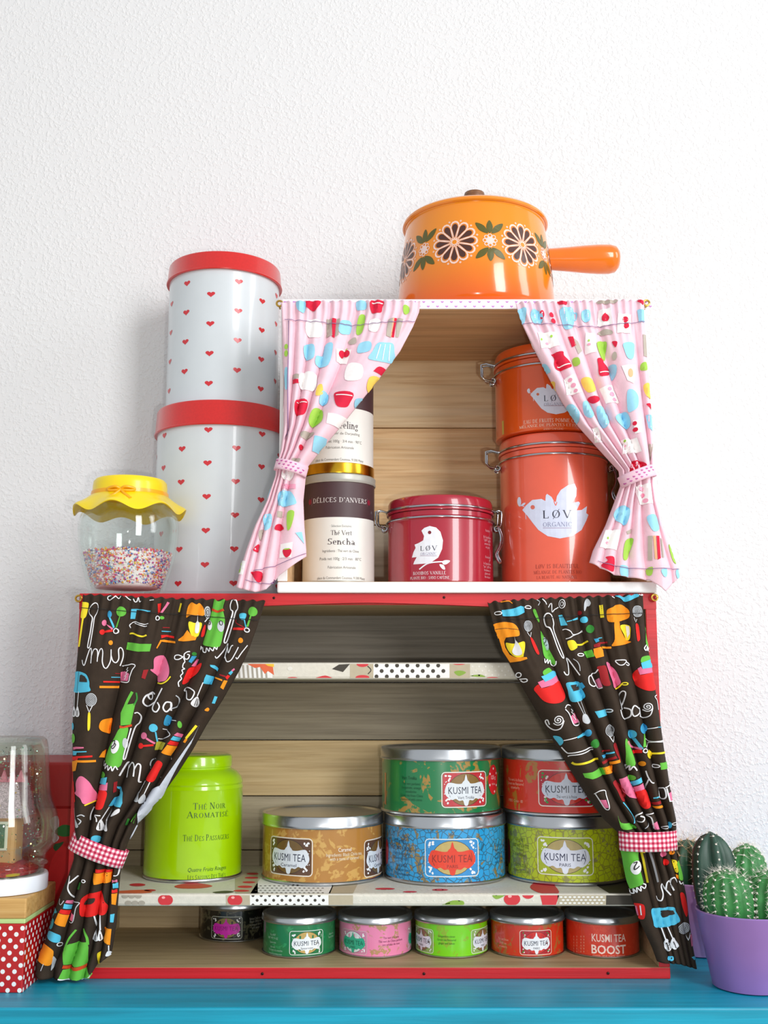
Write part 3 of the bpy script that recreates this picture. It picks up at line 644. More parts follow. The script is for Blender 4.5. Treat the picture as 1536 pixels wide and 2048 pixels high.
B = [('s','yel',32,[285,180,255,305]),
 ('P','o',[360,380,380,230,440,170,500,200,540,180,600,240,605,350,500,356,420,358]),('p','o',[385,560,440,640,510,650,490,700,330,720,255,710,255,690,330,640]),('P','yel',[405,445,480,460,575,460,540,600,515,650,445,645,410,560]),('P1','w',[520,350,528,350,532,430,548,470,530,590,490,590,495,470,518,430]),
 ('e','gw',(650,310,42,90)),('o1','br',6,(650,310,28,64)),('o1','br',6,(650,310,14,34)),('s','w',14,[650,390,610,440]),('P','r',[610,480,575,560,560,650,600,630,620,520]),
 ('P','g',[750,120,790,150,830,150,910,120,880,260,900,420,890,540,850,750,800,800,690,790,590,750,640,600,690,400,720,260]),('S1','rb',32,[720,265,800,300,890,275]),('e1','w',(690,490,30,70)),('e1','gw',(850,510,45,75)),('o2','k',8,(690,460,14,26)),('o2','k',8,(850,460,16,30)),
 ('S','w',14,[560,780,555,830,590,800,600,860,640,870,650,810,690,860,700,810,740,850,760,800,790,830,800,790]),
 ('C','w',15,[1010,120,975,200,985,270,1010,310,960,480,890,710,920,715,985,520,1040,310,1070,250,1065,170,1045,115]),
 ('e','g',(1290,300,62,66)),('p','g',[1260,360,1278,360,1235,510,1205,520]),('P','lb',[1115,330,1190,325,1200,370,1170,415,1130,410,1110,370]),('p','lb',[1160,400,1180,405,1215,520,1195,525]),('o1','w',14,(1213,560,28)),('s','r',34,[1015,540,1180,545]),('S','dr',14,[1060,410,1065,460,1190,530]),('e','o',(1128,705,34,38)),
 ('S','w',14,[770,925,790,950,850,880,930,765,945,770,905,955]),('S','w',14,[945,800,960,880,1000,790,1025,775]),('S','w',14,[915,930,940,1000,1000,980,1060,880,1100,800]),('S','w',12,[1065,940,1080,960,1140,870,1215,770]),
 ('S','w',14,[420,860,380,865,340,900,350,960,390,960,410,910,380,900]),('S','w',14,[330,940,270,910,215,920,215,965,270,970,330,930]),('S','w',14,[330,950,350,1000,330,1030,320,1080,345,1100,310,1120,320,1160,290,1200,300,1240,260,1290,265,1350]),
 ('P','r',[305,1300,350,1180,400,1090,500,1060,580,1020,575,1080,520,1170,420,1240,340,1310]),('p1','pk',[425,1060,500,960,545,970,500,1070]),('p','b',[395,1000,440,920,500,920,430,1020]),('e','dg',(470,890,30,25)),
 ('p','lb',[700,1045,760,1050,820,1100,805,1140,770,1110,705,1070]),('p','lb',[650,1180,765,1215,730,1325,605,1305,625,1230]),('s','w',12,[605,1290,525,1480]),('P','w',[525,1485,540,1530,535,1600,490,1635,440,1590,470,1530]),('s1','br',6,[520,1510,480,1610]),('s1','br',6,[530,1520,505,1610]),
 ('S','w',16,[370,1410,325,1410,345,1370,400,1365,450,1385,490,1420,480,1470,440,1530,390,1520,380,1460,370,1410]),
 ('p','o',[775,1215,880,1250,880,1275,775,1235]),('p','r',[920,1220,950,1185,980,1200,940,1255]),('p','dr',[840,1175,930,1200,920,1220,840,1195]),('p','pk',[1000,1120,1035,1090,1045,1110,1010,1140]),('p','lb',[960,1160,1000,1125,1020,1145,985,1190]),('p','o',[885,1390,850,1360,900,1260,945,1265]),('p','lb',[735,1580,775,1480,810,1490,770,1585]),('P','o',[640,1676,680,1640,700,1660,680,1690])]
C_ = strainer(333,110,62,75,[285,170,318,250,352,175],[('P','yel',[305,265,330,265,328,400,318,450,300,440])])+[
 ('s','w',10,[108,20,108,190]),('s','w',10,[172,20,162,190]),('P','w',[105,180,75,260,85,300,125,300,140,260]),('P','w',[165,180,135,260,145,300,185,300,198,260]),('s1','br',6,[95,230,98,290]),('s1','br',6,[115,230,112,290]),('s1','br',6,[155,230,158,290]),('s1','br',6,[175,230,172,290]),
 ('e','lb',(84,415,26,42)),('e','g',(97,550,38,55)),('p','pk',[100,650,160,640,260,640,260,655,160,665,105,680]),('p','lb',[95,690,160,690,290,685,290,697,170,705,160,735,100,740]),('p','r',[80,760,165,745,345,735,345,755,190,765,180,790,80,800]),('p','o',[68,815,170,790,375,788,375,812,180,815,155,910,80,930]),
 ('P','pk',[140,1160,165,1130,160,1050,200,980,250,970,310,1030,345,1110,370,1180,355,1250,290,1280,250,1270,220,1210,150,1175]),('s1','yel',14,[265,1295,360,1250]),('p','r',[85,1030,115,1040,145,1260,115,1280]),
 ('P','o',[545,325,535,410,520,495,440,470,410,420,430,350,480,325]),('p','o',[400,760,430,700,480,655,460,770]),
 ('S','g',30,[785,20,735,120,700,210]),('S','dg',16,[825,30,830,100,800,170]),('p','g',[725,165,760,160,815,150,760,390,660,400,660,260,690,190]),('p1','rb',[650,400,690,410,770,385,770,410,690,430,650,430]),('P','g',[650,435,735,425,700,600,650,850,560,860,475,800,520,660,590,540]),('e1','w',(600,640,42,78,15)),('S2','k',9,[570,580,600,570,590,620,560,640,580,660,610,620,600,600]),('e1','gw',(700,600,25,60)),('S','w',12,[460,800,455,860,490,830,480,890,520,850,525,905,560,860,570,910,600,860,620,900]),
 ('S1','w',12,[800,262,830,255,855,300,835,370,790,435,715,690,690,775,675,770,705,640,760,430]),
 ('S','w',16,[1025,50,980,25,935,60,950,105,990,100,985,45,920,60,885,130,910,180,960,180,1030,140]),('S','w',16,[1115,-20,1060,90,1010,190,1020,235,1060,245,1090,190,1065,140]),('S','w',16,[1210,140,1160,140,1130,200,1160,245,1210,190,1210,140,1205,235]),('S','gw',12,[1260,60,1290,100,1270,180,1215,210]),
 ('e','lb',(1020,428,46,46)),('p','lb',[1035,470,1050,475,1060,580,1045,590]),('e','pk',(915,518,38,38)),('s','pk',22,[945,545,1030,605]),('e','r',(883,632,32,32)),('s','r',22,[910,632,1015,622]),('p','ol',[1045,580,1160,600,1120,680,1020,680]),('P','b',[1165,280,1210,330,1190,400,1130,400,1130,350]),('s','w',8,[1210,345,1280,350]),('S','w',10,[1110,440,1160,460,1210,510,1120,555,1060,550]),('e','g',(1315,390,22,40)),
 ('p','pk',[1250,510,1285,480,1355,510,1330,545]),('p','lb',[1215,560,1245,520,1320,545,1300,585]),('p','r',[1180,610,1215,570,1290,595,1270,635]),('p','o',[1110,710,1180,620,1270,640,1200,745]),('P','r',[940,1000,1000,900,1070,800,1120,830,1080,920,1020,1030,960,1030]),('p','o',[1360,590,1390,545,1410,560,1385,600]),('s1','yel',24,[1395,550,1510,400]),('s','w',12,[1210,770,1225,790]),('s','w',10,[1080,985,1105,995]),
 ('S','w',15,[630,970,690,850,715,820,730,860,725,990]),('S','w',15,[728,900,770,830,800,830,815,880,805,975]),('S','w',15,[812,900,850,835,880,850,870,930,850,1030,870,1040]),('S','gw',10,[1045,780,990,790,965,850,985,895]),
 ('e','g',(450,960,40,35)),('p1','lb',[430,1000,520,980,505,1065,410,1060]),('p','pk',[405,1080,525,1040,515,1130,395,1130]),('P','r',[395,1140,510,1140,490,1260,450,1340,360,1330,365,1240]),('p','dr',[580,1040,610,1030,590,1150,565,1160]),
 ('p','lb',[600,1090,660,1110,690,1160,685,1270,660,1320,515,1310,570,1215,640,1200,650,1170,600,1110]),('s','w',8,[520,1320,440,1460]),('s','w',8,[545,1330,480,1460]),('P','w',[440,1450,390,1550,410,1585,450,1570]),('P','w',[485,1450,450,1560,480,1590,515,1575]),('s1','br',6,[425,1490,415,1570]),('s1','br',6,[480,1500,480,1575]),
 ('s','w',8,[930,1030,860,1170]),('s','w',8,[985,1040,920,1170]),('P','gw',[855,1150,790,1230,800,1260,850,1260,860,1200]),('P','gw',[915,1170,860,1240,860,1280,900,1270,925,1210]),('P','w',[650,1335,640,1380,550,1430,600,1360]),
 ('s','gw',6,[120,1340,150,1460]),('P','gw',[145,1450,195,1520,180,1550,150,1540]),('S','gw',12,[180,1420,230,1400,260,1420]),('S','gw',12,[190,1440,225,1470,200,1510]),('S','w',8,[340,1320,310,1400,300,1470]),('S','w',12,[440,1410,380,1410,400,1440,400,1480]),
 ('e','lb',(375,1680,42,45)),('s','g',30,[825,1400,780,1500]),('s','dg',16,[740,1450,700,1530]),
 ('p2','lin',[1470,530,1540,385,1440,600,1290,850,1070,1250,930,1480,860,1600,790,1690,720,1700,790,1580,830,1480,880,1300,960,1200,1010,1130,1100,1080,1240,870,1380,660])]
D_ = [('p','r',[870,485,1070,495,1070,525,870,530]),('p','o',[825,540,1075,525,1045,660,850,680]),
 ('P','r',[665,1100,660,950,690,850,780,800,900,775,950,800,965,900,990,970,970,1060,930,1080,800,1092]),('P1','br',[705,950,715,900,760,870,845,850,840,900,800,930]),('s','w',14,[830,1090,850,1280]),('s','w',14,[915,1080,910,1270]),('P','w',[845,1265,795,1390,820,1415,875,1410,880,1370]),('P','w',[905,1260,880,1370,890,1410,920,1400,925,1360]),('s1','br',7,[832,1330,832,1405]),('s1','br',7,[858,1330,855,1405]),('s1','br',7,[905,1320,905,1395]),
 ('S','g',22,[605,1260,520,1380,460,1520]),('S','g',28,[700,1255,742,1360,745,1460]),('p','g',[525,1440,745,1420,750,1500,720,1720,580,1750,440,1710,440,1560,470,1470]),('S1','rb',44,[430,1735,570,1775,720,1735]),('p','g',[430,1775,580,1795,735,1765,780,1900,600,1925,375,1900]),('s1','w',18,[375,1895,420,1910,500,1925]),('s1','w',18,[650,1920,770,1895]),
 ('S','w',12,[1140,490,1120,570,1085,575]),('p','pk',[1070,630,1115,630,1115,665,1070,665]),('p','lb',[1075,675,1120,672,1118,745,1075,735]),('p','r',[1065,755,1110,755,1110,800,1062,795]),('p','o',[1060,805,1108,808,1090,960,1055,940]),('p','lb',[1040,1070,1078,1070,1065,1180,1035,1170]),('p','o',[950,1240,1045,1260,1020,1470,945,1420]),('s','w',10,[1008,1470,1005,1540]),('P','w',[1000,1540,970,1600,1000,1615,1035,1590]),
 ('P','yel',[865,1570,910,1580,880,1770,860,1780,855,1670]),('p','pk',[500,875,560,890,550,940,480,905]),('p','lb',[470,920,545,950,530,1005,455,980]),('p','r',[430,990,530,1020,505,1075,405,1035]),('p','o',[400,1040,505,1080,455,1230,340,1170]),
 ('P','tq',[265,1000,370,1030,340,1060,290,1060,280,1120,330,1150,290,1260,160,1245,185,1160]),('P','lb',[230,1360,245,1295,320,1285,400,1330,395,1400,370,1425,300,1400]),('o','w',10,(385,1455,24)),('P','o',[10,1740,60,1640,100,1560,150,1470,240,1460,310,1510,315,1570,265,1720,160,1680,60,1655]),('P','gw',[310,1600,325,1690,280,1780,265,1790,280,1700]),
 ('S','w',16,[545,570,540,640,525,720,545,800,575,860]),('s','w',16,[640,565,540,660]),('p','pk',[530,1040,600,1070,570,1150,500,1140]),('S1','gw',10,[580,905,660,905,620,980,575,1160,495,1150]),('p','dg',[640,660,690,650,670,740,620,750]),('o','w',10,(722,630,18)),('s','gw',8,[225,1270,160,1430]),('s','gw',8,[200,1690,165,1780]),('S','gw',10,[470,880,430,935,405,920,405,870])]
E_ = [('p','lb',[300,280,420,270,500,250,570,220,620,230,630,310,530,360,420,370,315,365]),('o','w',12,(258,322,45,22)),('o','w',12,(678,238,45,20)),('S','o',14,[290,165,400,155,460,185]),
 ('P','o',[165,550,180,490,260,455,400,450,490,490,540,560,540,640,440,655,350,665,230,670,190,620]),('p','o',[270,660,370,655,345,720,360,800,420,900,490,940,640,940,650,965,560,995,430,1010,330,850]),('P','yel',[370,735,440,750,520,745,610,720,625,780,600,900,595,935,495,935,420,870,380,800]),('P1','w',[480,650,495,700,530,750,580,870,560,910,490,910,450,850,490,740]),('S1','br',6,[175,555,350,535,540,560])]+strainer(667,505,60,80,[650,590,705,660,715,590],[('P','r',[700,670,740,690,820,880,790,895,740,800])])+[
 ('P','g',[770,260,800,300,840,430,820,440,780,360,750,280]),('P','g',[855,570,900,640,960,800,1060,1000,1040,1040,950,980,890,920,870,760]),('e1','b9cfd8',(930,750,32,95,-15)),('S2','k',8,[890,690,925,670,930,720,900,740,920,780,950,760]),('S1','w',14,[895,960,900,1020,940,970,940,1030,980,980,990,1040,1030,1060,1065,1040,1070,990]),
 ('C','w',16,[905,400,925,335,970,325,1015,360,1040,460,1030,530,1060,640,1170,920,1145,935,1080,800,990,550,930,500]),
 ('p','lb',[1105,350,1160,340,1225,490,1140,495]),('s','lb',12,[1215,440,1300,420]),('p','lb',[1300,410,1375,375,1380,405,1310,425]),
 ('S','w',12,[1165,555,1210,545,1270,580,1300,620,1370,610,1450,560]),('s','w',10,[1300,640,1455,575]),('S','w',12,[1210,680,1260,665,1300,635]),('P','yel',[1230,720,1300,700,1350,740,1365,790,1340,820,1275,840]),('S','yel',24,[1360,765,1430,760,1520,710]),
 ('S','gw',12,[800,130,850,160,820,210]),('S','w',12,[880,120,920,170,930,200]),('S','w',12,[960,240,1010,180,1020,300,1050,270,1110,235]),('o','w',10,(1155,190,35,60)),('o','w',8,(1155,190,15,30)),
 ('P','g',[860,1150,900,1110,960,1090,1005,1140,950,1180,880,1195]),('p1','lb',[835,1210,900,1190,1010,1130,1060,1135,1060,1200,980,1250,890,1285]),('p','pk',[790,1290,860,1260,1070,1190,1100,1270,1000,1330,840,1370]),('P','r',[745,1380,800,1320,840,1370,960,1345,1100,1270,1150,1350,1190,1480,1130,1560,1000,1585,880,1550,790,1450]),
 ('o','w',14,(545,1185,32)),('S','w',14,[560,1245,640,1240,655,1270,610,1285,575,1260]),('S','w',14,[1170,1140,1200,1185,1235,1170,1235,1040,1215,960,1240,955,1280,1010,1340,1100,1400,1190]),('S','gw',10,[1310,960,1360,1000,1390,1060,1400,1130]),
 ('P','lb',[1205,1300,1300,1288,1390,1280,1430,1370,1480,1490,1400,1550,1290,1560,1250,1490,1230,1400]),('p1','br',[1260,1330,1380,1320,1415,1390,1300,1415]),('p','b',[1400,1300,1430,1290,1470,1350,1440,1380])]
F_ = [('P','lb',[750,80,800,70,880,100,940,70,980,80,1020,35,1070,50,1085,90,1000,130,900,170,830,120]),('o','w',12,(1130,55,42,16)),
 ('P','o',[625,300,700,250,760,215,850,215,940,290,945,400,860,440,740,470,640,450]),('P','o',[720,465,800,445,820,560,870,680,930,740,975,760,880,795,740,820,690,810,730,720]),('P1','yel',[820,515,950,520,965,640,955,720,910,730,860,640]),('p2','w',[900,520,950,530,960,640,925,700])]+strainer(1065,310,78,85,[1010,400,1040,470,1060,425],[('P','r',[1035,510,1080,510,1100,700,1080,745,1050,730])])+[
 ('s','yel',42,[540,215,560,400]),('e','lb',(293,432,50,48)),('e','dg',(375,568,60,62)),('e','dr',(235,330,28,33)),('p','b',[430,715,490,705,500,750,460,770]),('s','lb',14,[490,705,555,695]),('p','dr',[425,800,510,765,630,750,635,775,520,790,510,830,430,840]),('p','o',[420,860,530,830,560,880,570,970,460,1000,430,940]),('s1','o',30,[540,840,685,842]),('p','g',[275,905,400,870,440,970,330,995]),('o','w',14,(232,948,46,20)),
 ('C','w',14,[750,1030,890,1030,860,1085,810,1100,765,1070]),('S','w',14,[890,1050,940,1085,920,1105,890,1090]),('p','pk',[455,1320,510,1285,560,1420,500,1435]),('S1','w',16,[490,1160,460,1210,385,1240,430,1340,490,1440,560,1425]),('C','w',16,[385,1255,345,1280,355,1370,410,1410,455,1390,420,1330]),
 ('P','dr',[475,1130,530,1110,600,1120,640,1300,660,1390,580,1400,530,1330,510,1220]),('P1','pk',[600,1070,640,1065,740,1160,800,1290,815,1370,720,1440,690,1340,640,1200]),('S2','yel',20,[725,1450,790,1430,835,1370]),('o','yel',14,(870,1372,38,18)),
 ('P','g',[1215,510,1245,620,1265,800,1270,850,1190,800,1195,650]),('S1','w',16,[1190,800,1155,850,1180,885,1210,820,1210,890,1240,840,1250,890,1280,900]),
 ('P','g',[1105,1000,1150,970,1240,960,1260,1000,1255,1050,1110,1065]),('p1','lb',[1100,1070,1290,1000,1305,1130,1120,1155]),('p','pk',[1060,1150,1100,1120,1120,1155,1305,1130,1320,1200,1090,1240]),('P','r',[990,1250,1060,1160,1090,1240,1200,1225,1320,1200,1340,1330,1330,1450,1200,1475,1080,1420,1010,1330]),
 ('S','w',15,[835,1755,870,1600,880,1500,840,1480,810,1540,820,1650,835,1755]),('S','w',14,[1365,1535,1300,1560,1345,1620,1360,1755]),('P','gw',[290,180,340,120,385,180,370,230,330,240,300,300,285,290]),('S','w',12,[690,90,740,110])]
G_ = [spiral(255,285,50,9),('S','w',10,[305,290,280,360,230,380,180,350,150,300,165,285,185,330]),('p','pk',[370,260,435,215,475,310,405,325]),('S1','w',10,[320,175,350,145,405,165,430,230,480,320,405,335,360,230,320,185]),('s2','w',8,[385,185,400,205,385,215,420,245,405,260,430,290]),
 ('P','lb',[225,440,280,445,310,490,290,530,265,500]),('s','w',8,[310,480,430,450]),('p','lb',[430,445,530,405,535,435,435,462]),('e','b',(555,410,28,34)),('e','dg',(620,512,38,42)),('S','w',10,[300,545,340,590,370,600,480,580,600,545]),('S','w',9,[360,635,375,622,480,605,605,565]),('S','yel',20,[395,690,430,705,520,690,650,655]),('p','g',[490,790,570,780,700,735,725,805,575,845,510,830]),
 ('p','o',[690,740,790,720,800,790,720,805]),('p','b',[675,625,735,615,730,640,690,655]),('s','lb',14,[735,610,800,595]),('p','dr',[680,685,810,630,825,650,690,710]),('s1','o',28,[770,700,850,680]),('s','dr',14,[680,590,760,575]),('p','lb',[620,205,730,185,745,245,655,268]),('o','w',10,(765,198,28,14)),
 ('S','w',12,[1040,180,990,150,970,200,990,250,1040,220,1045,170,1050,250]),('S','w',12,[865,190,880,250,910,280,960,250,960,190,910,170]),spiral(1120,160,45,9),('S','w',9,[1160,170,1140,240,1090,265,1040,250])]+strainer(768,390,52,58,[750,440,790,500,810,445],[('P','dr',[790,530,830,520,860,680,830,640])])+[
 ('P','gw',[500,240,505,300,545,325,575,300,550,250,525,230]),('s','gw',5,[450,110,510,235]),('s','gw',5,[480,100,525,235]),('P','dr',[780,880,830,870,900,960,910,1040,870,1060,820,960]),('P','g',[905,490,925,480,1000,700,930,720,915,600]),('S1','w',12,[925,710,920,760,950,720,955,765,980,730,1010,770]),
 ('e','lb',(975,425,42,42)),('p','lb',[985,465,1010,460,1075,560,1050,570]),('e','b',(1085,370,42,50)),('p','g',[1080,420,1095,420,1100,545,1070,545]),('S','pk',20,[930,490,960,540,1060,560]),('p','r',[970,580,1060,565,1065,600,980,610]),('o1','w',9,(1090,580,18)),
 ('s','w',7,[1125,372,1210,355]),('s','lb',7,[1210,355,1275,358]),('S','w',8,[1095,465,1150,490,1210,490,1295,480]),('S','w',8,[1100,550,1150,500,1295,497]),('e','yel',(1140,615,32,42)),('s','yel',18,[1165,607,1315,597]),('e','o',(1072,703,26,24)),('p','g',[1230,695,1325,685,1335,750,1240,760]),('o','w',10,(1195,727,35,15)),
 ('S','w',10,[1100,770,1120,830,1150,880,1170,885]),('s','w',10,[1125,850,1105,945]),('p','pk',[850,850,920,825,990,960,1025,1045,940,1020,890,970]),('e','g',(965,840,40,28)),('p1','lb',[950,890,1050,835,1060,880,985,920]),('p','pk',[970,940,1070,890,1085,945,1000,985]),('P1','r',[1000,990,1085,950,1130,1040,1135,1110,1090,1130,1040,1070]),
 ('s','lb',12,[1170,1030,1220,1020]),('p','dr',[1150,1075,1235,1055,1240,1085,1160,1100]),('p','o',[1150,1110,1250,1100,1265,1120,1200,1130]),('C','w',12,[1230,950,1225,1020,1270,1040,1290,1010,1275,940,1250,935]),('s1','w',10,[1280,930,1365,880]),('s1','w',10,[1290,935,1320,1060,1405,1065]),('p','pk',[1305,985,1385,960,1395,1055,1325,1055]),
 ('p','pk',[640,1040,700,1040,730,1115,700,1120]),('S1','w',8,[600,985,640,955,690,955,700,1000,735,1115,705,1125,640,1030,610,985]),('S','lb',8,[875,1070,970,1200,985,1270]),('S','w',12,[1065,1170,1015,1190,1010,1245,1060,1255,1080,1220,1040,1200]),('S','gw',8,[1090,1320,1125,1280,1120,1240]),('S','w',10,[1170,1175,1110,1190,1150,1220,1180,1320]),('p','pk',[1160,1275,1200,1255,1225,1330,1185,1330]),
 ('e','lb',(1335,1295,20,35)),('o','w',6,(1285,1310,30,12)),('o','w',6,(1385,1280,30,12)),('P','g',[815,1190,850,1260,970,1280,1005,1320,880,1325,840,1270])]
H_ = [('p','g',[265,360,450,350,440,420,470,600,520,760,380,840,340,740,300,560]),('e1','w',(420,560,60,85)),('S2','k',12,[385,500,420,490,400,540,400,580,430,560,450,540]),('S1','w',14,[375,840,370,880,420,885,410,830,450,870,445,810,490,850,485,790,530,820,545,780,510,760]),
 ('S','yel',20,[490,380,530,560,575,750]),('p','yel',[455,340,520,345,520,385,460,385]),('S','808084',20,[575,345,640,560,690,740]),('e','pk',(745,398,42,42)),('e','r',(778,502,38,42)),('e','o',(850,385,38,32)),('P','yel',[860,480,915,490,945,580,940,640,890,590]),('P1','g',[925,520,960,510,1020,720,970,720,945,600]),('p','o',[920,660,955,670,960,720,925,700]),('S','w',12,[970,740,990,780,1020,770,1030,805]),
 ('S','w',16,[680,915,700,960,740,965,755,890,730,800,745,770,790,830,850,905]),('S','w',16,[795,830,800,750,830,735,870,800,895,850]),('S','w',16,[850,780,855,710,890,690,940,760]),('P','r',[415,1020,520,1015,545,1100,540,1190,490,1200,440,1110]),('s1','pk',14,[450,1040,480,1160]),('s1','w',12,[490,1030,510,1150]),
 ('P','lb',[615,1100,650,1065,760,1058,880,1050,930,1110,980,1230,900,1270,740,1305,660,1290,640,1220]),('p1','br',[725,1100,770,1085,880,1090,900,1135,760,1180]),('s','w',12,[745,1300,800,1450]),('s','w',12,[820,1290,880,1430]),('P','w',[800,1440,780,1540,830,1590,885,1550,850,1480]),('P','w',[880,1425,865,1510,910,1570,970,1540,930,1460]),('s1','br',7,[810,1480,840,1575]),('s1','br',7,[830,1470,860,1560]),('s1','br',7,[890,1470,925,1555])]+strainer(1040,1325,76,70,[1060,1390,1105,1480,1120,1390],[])+[
 ('P','r',[990,905,1030,900,1070,1000,1090,1120,1070,1190,1030,1090]),('p','pk',[1120,1420,1175,1410,1195,1550,1140,1560]),('p','lb',[1150,1690,1210,1675,1240,1710,1180,1730]),('e','lb',(860,1680,42,32))]
I_ = [('P','Pr',[495,62,585,58,570,105,550,130,525,120,495,100]),('P','Plb',[430,62,490,65,480,140,440,120]),('P','Pr',[915,60,1000,65,990,110,980,140,920,140]),('s1','Pw',7,[920,78,995,82]),('P','Plb',[820,60,880,58,885,110,830,120]),('P','Pg',[1130,95,1165,100,1165,140,1130,150]),
 ('p','Pt',[625,180,660,175,665,290,625,300]),('p','Pr',[665,175,690,180,680,310,662,300]),('p','Pt',[695,180,715,180,705,290,685,300]),('P','Plb',[730,190,785,200,780,270,720,280,705,240]),('P','Pg',[840,160,880,160,860,270,820,275]),('p','Pt',[1030,190,1060,180,1045,310,1015,300]),('p','Po',[1060,180,1067,180,1050,310,1044,310]),('p','Pr',[1068,180,1086,180,1065,310,1048,308]),('p','Pt',[1090,180,1125,185,1095,305,1075,305]),
 ('P','Pw',[500,190,590,200,590,300,500,290]),('P','Pw',[910,190,980,195,960,270,905,260]),('P','Plb',[480,360,545,355,545,440,490,450]),('P','Plb',[620,350,670,350,640,490,560,490,560,430,600,420]),('p','Pw',[690,380,790,380,760,480,690,460]),('e1','Pr',(725,410,20,24)),('e1','Pr',(757,405,22,26)),('s2','Pg',6,[745,385,765,372]),('P','Pt',[770,320,815,300,820,340,780,345]),('P','Plb',[845,345,915,340,910,400,830,410]),
 ('P','Plb',[960,350,1010,345,1060,350,1068,400,1065,465,905,460,930,400]),('s1','Pw',5,[980,360,950,455]),('s1','Pw',5,[1010,358,990,458]),('s1','Pw',5,[1040,358,1030,458]),('P','Pr',[935,530,970,500,1020,515,1010,550,940,535]),('P','Py',[910,570,985,570,960,650,890,650]),('P','Pw',[770,480,860,500,850,590,750,590]),('P','Plb',[355,520,375,510,380,630,360,640]),('p','Pr',[410,580,450,585,450,610,410,610]),('p','Pt',[410,545,448,550,448,578,410,575]),('P','Pw',[460,540,560,550,550,650,455,640]),
 ('P','Pr',[690,670,800,680,780,740,755,770,700,768,680,710]),('s1','Pw',6,[692,690,795,698]),('P','Plb',[600,660,640,680,630,740,580,740]),('P','Py',[570,630,600,620,600,680,560,690]),('P','Pr',[430,720,500,720,495,780,470,820,425,810]),('s1','Pw',5,[432,735,498,735]),('P','Pg',[545,780,600,780,600,860,530,895,515,850]),('P','Plb',[820,710,890,700,870,750,810,760]),('p','Pw',[640,810,760,830,730,900,630,880]),('P','Pt',[465,930,550,935,520,970,470,970]),('p','Plb',[555,960,630,970,600,1060,535,1055]),('e','Pr',(465,1030,14,18)),('e','Pg',(365,365,12,18)),('e','Pg',(365,410,12,22)),('P','Pt',[410,1100,460,1105,450,1130,410,1130]),
 ('P','Plb',[320,1320,390,1310,430,1370,420,1400,320,1405]),('p','Pt',[310,1440,340,1440,335,1480,310,1480]),('P','Pg',[375,1450,420,1445,400,1540,375,1560]),('P','Pr',[300,1530,330,1520,350,1555,295,1560]),('P','Plb',[220,1470,270,1460,260,1540,225,1560]),('p','Plb',[425,1580,465,1570,480,1650]),('p','Pw',[330,1650,410,1640,400,1740,320,1740]),('P1','Pr',[345,1690,370,1680,400,1690,395,1720,370,1740,350,1720]),('s2','Pg',8,[355,1686,390,1684]),('P','Pr',[150,1690,185,1650,185,1700]),('P','Pr',[135,1830,200,1830,210,1870,180,1900,150,1860]),('p','Pw',[40,1750,100,1760,80,1850,35,1840]),('e1','Pg',(60,1770,11,18)),('e1','Pg',(58,1815,11,20)),('P','Pt',[190,1570,215,1560,205,1620,190,1620]),
 ('P','Pw',[330,560,350,560,345,760,332,760]),('P','Plb',[230,1250,265,1240,240,1340,215,1340]),('P','Pw',[350,1180,420,1190,400,1240,345,1230]),('p','Pp',[345,1265,430,1270,430,1300,340,1295])]
